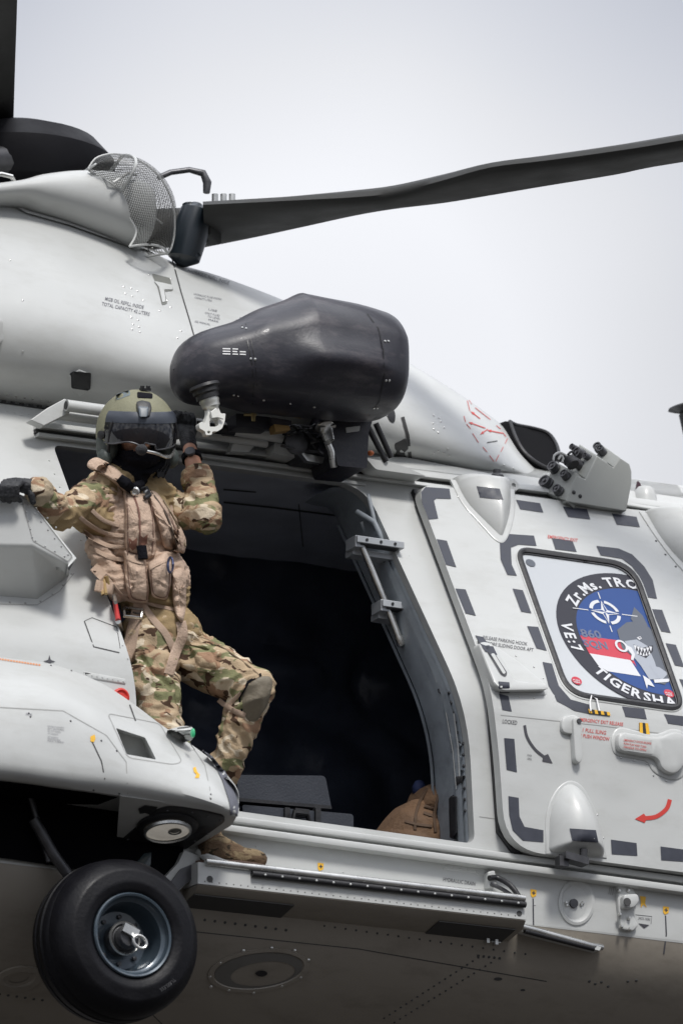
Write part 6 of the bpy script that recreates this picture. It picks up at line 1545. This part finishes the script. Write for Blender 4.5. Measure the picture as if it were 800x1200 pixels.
BH = bvh_of(hel); SHH = on(BH, .0)
# raised brow cover, dark lower band and ear cups
mb = MB(); rr = []
for j in range(33):
    az = math.radians(-72+144*j/32); rr.append([shellp(az, math.radians(e_), k_) for e_, k_ in ((31, 1.0), (29.5, 1.03), (24, 1.045), (18, 1.04), (14, 1.02), (15, .97))])
mb.grid(rr); obj('visor_housing', mb, mat('housing_grey', (.05, .058, .075), .4, var=.2, vscale=14), hel)
for s_ in (-1, 1):
    mb = MB(); c = H_(s_*.118, -.045, -.012); mb.ball(c, 1, 18, (.042, .062, .078), (HR, HF, HU)); mb.ball(c+HR*s_*.02-HU*.05+HF*.03, 1, 12, (.03, .035, .04), (HR, HF, HU)); obj('ear_cup', mb, mat('cup_green', (.045, .055, .05), .55, var=.4, vscale=20) if s_ < 0 else bpy.data.materials['cup_green'], hel)
    mb = MB(); mb.lathe(c+HR*s_*.03+HF*.03+HU*.04, HR*s_+HF*.6, [(0, .017), (.014, .017), (.018, .01)], 14); obj('visor_knob', mb, BLACK, hel)
mb = MB(); rr = []
for j in range(41):
    az = math.radians(-74+148*j/40); lowe = -13-9*math.cos(math.radians(-74+148*j/40)*1.2)+9*math.exp(-((j-12)/6)**2)+(7 if abs(j-20) < 3 else 0)
    rr.append([shellp(az, math.radians(26+(lowe-26)*k/8), 1.0) for k in range(9)])
mb.grid(rr); VISM = glassmat('smoked_visor', (.01, .01, .013), .93, .06); vis = obj('visor', mb, VISM, hel, smooth=80)
mb = MB(); mb.tube([r[-1] for r in rr], .0035, 8); obj('visor_edge', mb, DMETAL, vis)
def hslab(name, poly, h, m, r=2, parent=hel):
    mb = MB(); slab(mb, SHH, rp(poly, r), h, .8, step=6, dirv=-VD); return obj(name, mb, m, parent)
hslab('velcro_patch', [(161, 459), (179, 461), (179, 467), (161, 466)], .006, BLKCL); hslab('velcro_patch', [(136, 462), (152, 457), (153, 463), (137, 469)], .004, mat('patch_grey', (.13, .16, .17), .8))
hslab('goggle_mount', [(160, 471), (166, 469), (176, 471), (178, 478), (176, 488), (164, 488), (161, 480)], .016, BLACK); hslab('mount_plate', [(162, 476), (175, 477), (173, 489), (164, 489)], .024, mat('mount_grey', (.08, .1, .12), .4))
mb = MB(); mb.box(H_(.02, .172, .02), HR*.02, HF*.012, HU*.005); mb.box(H_(.008, .18, .02), HR*.004, HF*.012, HU*.006); mb.box(H_(.032, .18, .02), HR*.004, HF*.012, HU*.006); obj('rail_clip', mb, BLACK, hel)
mb = MB(); mb.ball(W(166, 527, -.11), .024, 14, (1, 1, .9)); mic = obj('microphone', mb, mat('mic_foam', (.03, .03, .033), .9, bump=.6, bscale=200), hel)
mb = MB(); mb.tube(spline([W(168, 528, -.1), W(182, 531, -.09), W(197, 536, -.04), W(203, 530, .0), W(203, 520, .04)], 4), .006, 8); mb.box(W(196, 535, -.045), HR*.014, HF*.008, HU*.006); obj('mic_boom', mb, METAL, hel)
mb = MB(); mb.tube([H_(-.11, -.1, .02), H_(-.06, -.14, .05), H_(.03, -.145, .07), H_(.1, -.11, .04)], .008, 6, flat=1.6); obj('chin_strap', mb, BLKCL, hel)
mb = MB()
for k in range(3): mb.tube([H_(.12, -.05, .03), H_(.1+.01*k, -.12, .05), H_(.06+.02*k, -.17, .03)], .005, 6)
mb.box(H_(.08, -.155, .05), HR*.014, HF*.01, HU*.01); obj('helmet_lead', mb, BLACK, hel)

# straps and case ribs on the load inside
SBG = on(bvh_of(bb1, bb2), .25); STB = mat('strap_brown', (.07, .04, .022), .8)
for pts in ([(486, 972), (487, 955), (492, 938), (500, 923)], [(510, 975), (509, 952), (514, 930)], [(474, 962), (490, 966), (506, 968)], [(497, 944), (508, 948), (522, 950)], [(496, 952), (508, 956), (522, 958)]):
    strap('bag_strap', pts, 3.5, STB, BAG, surf=SBG, h=.006)
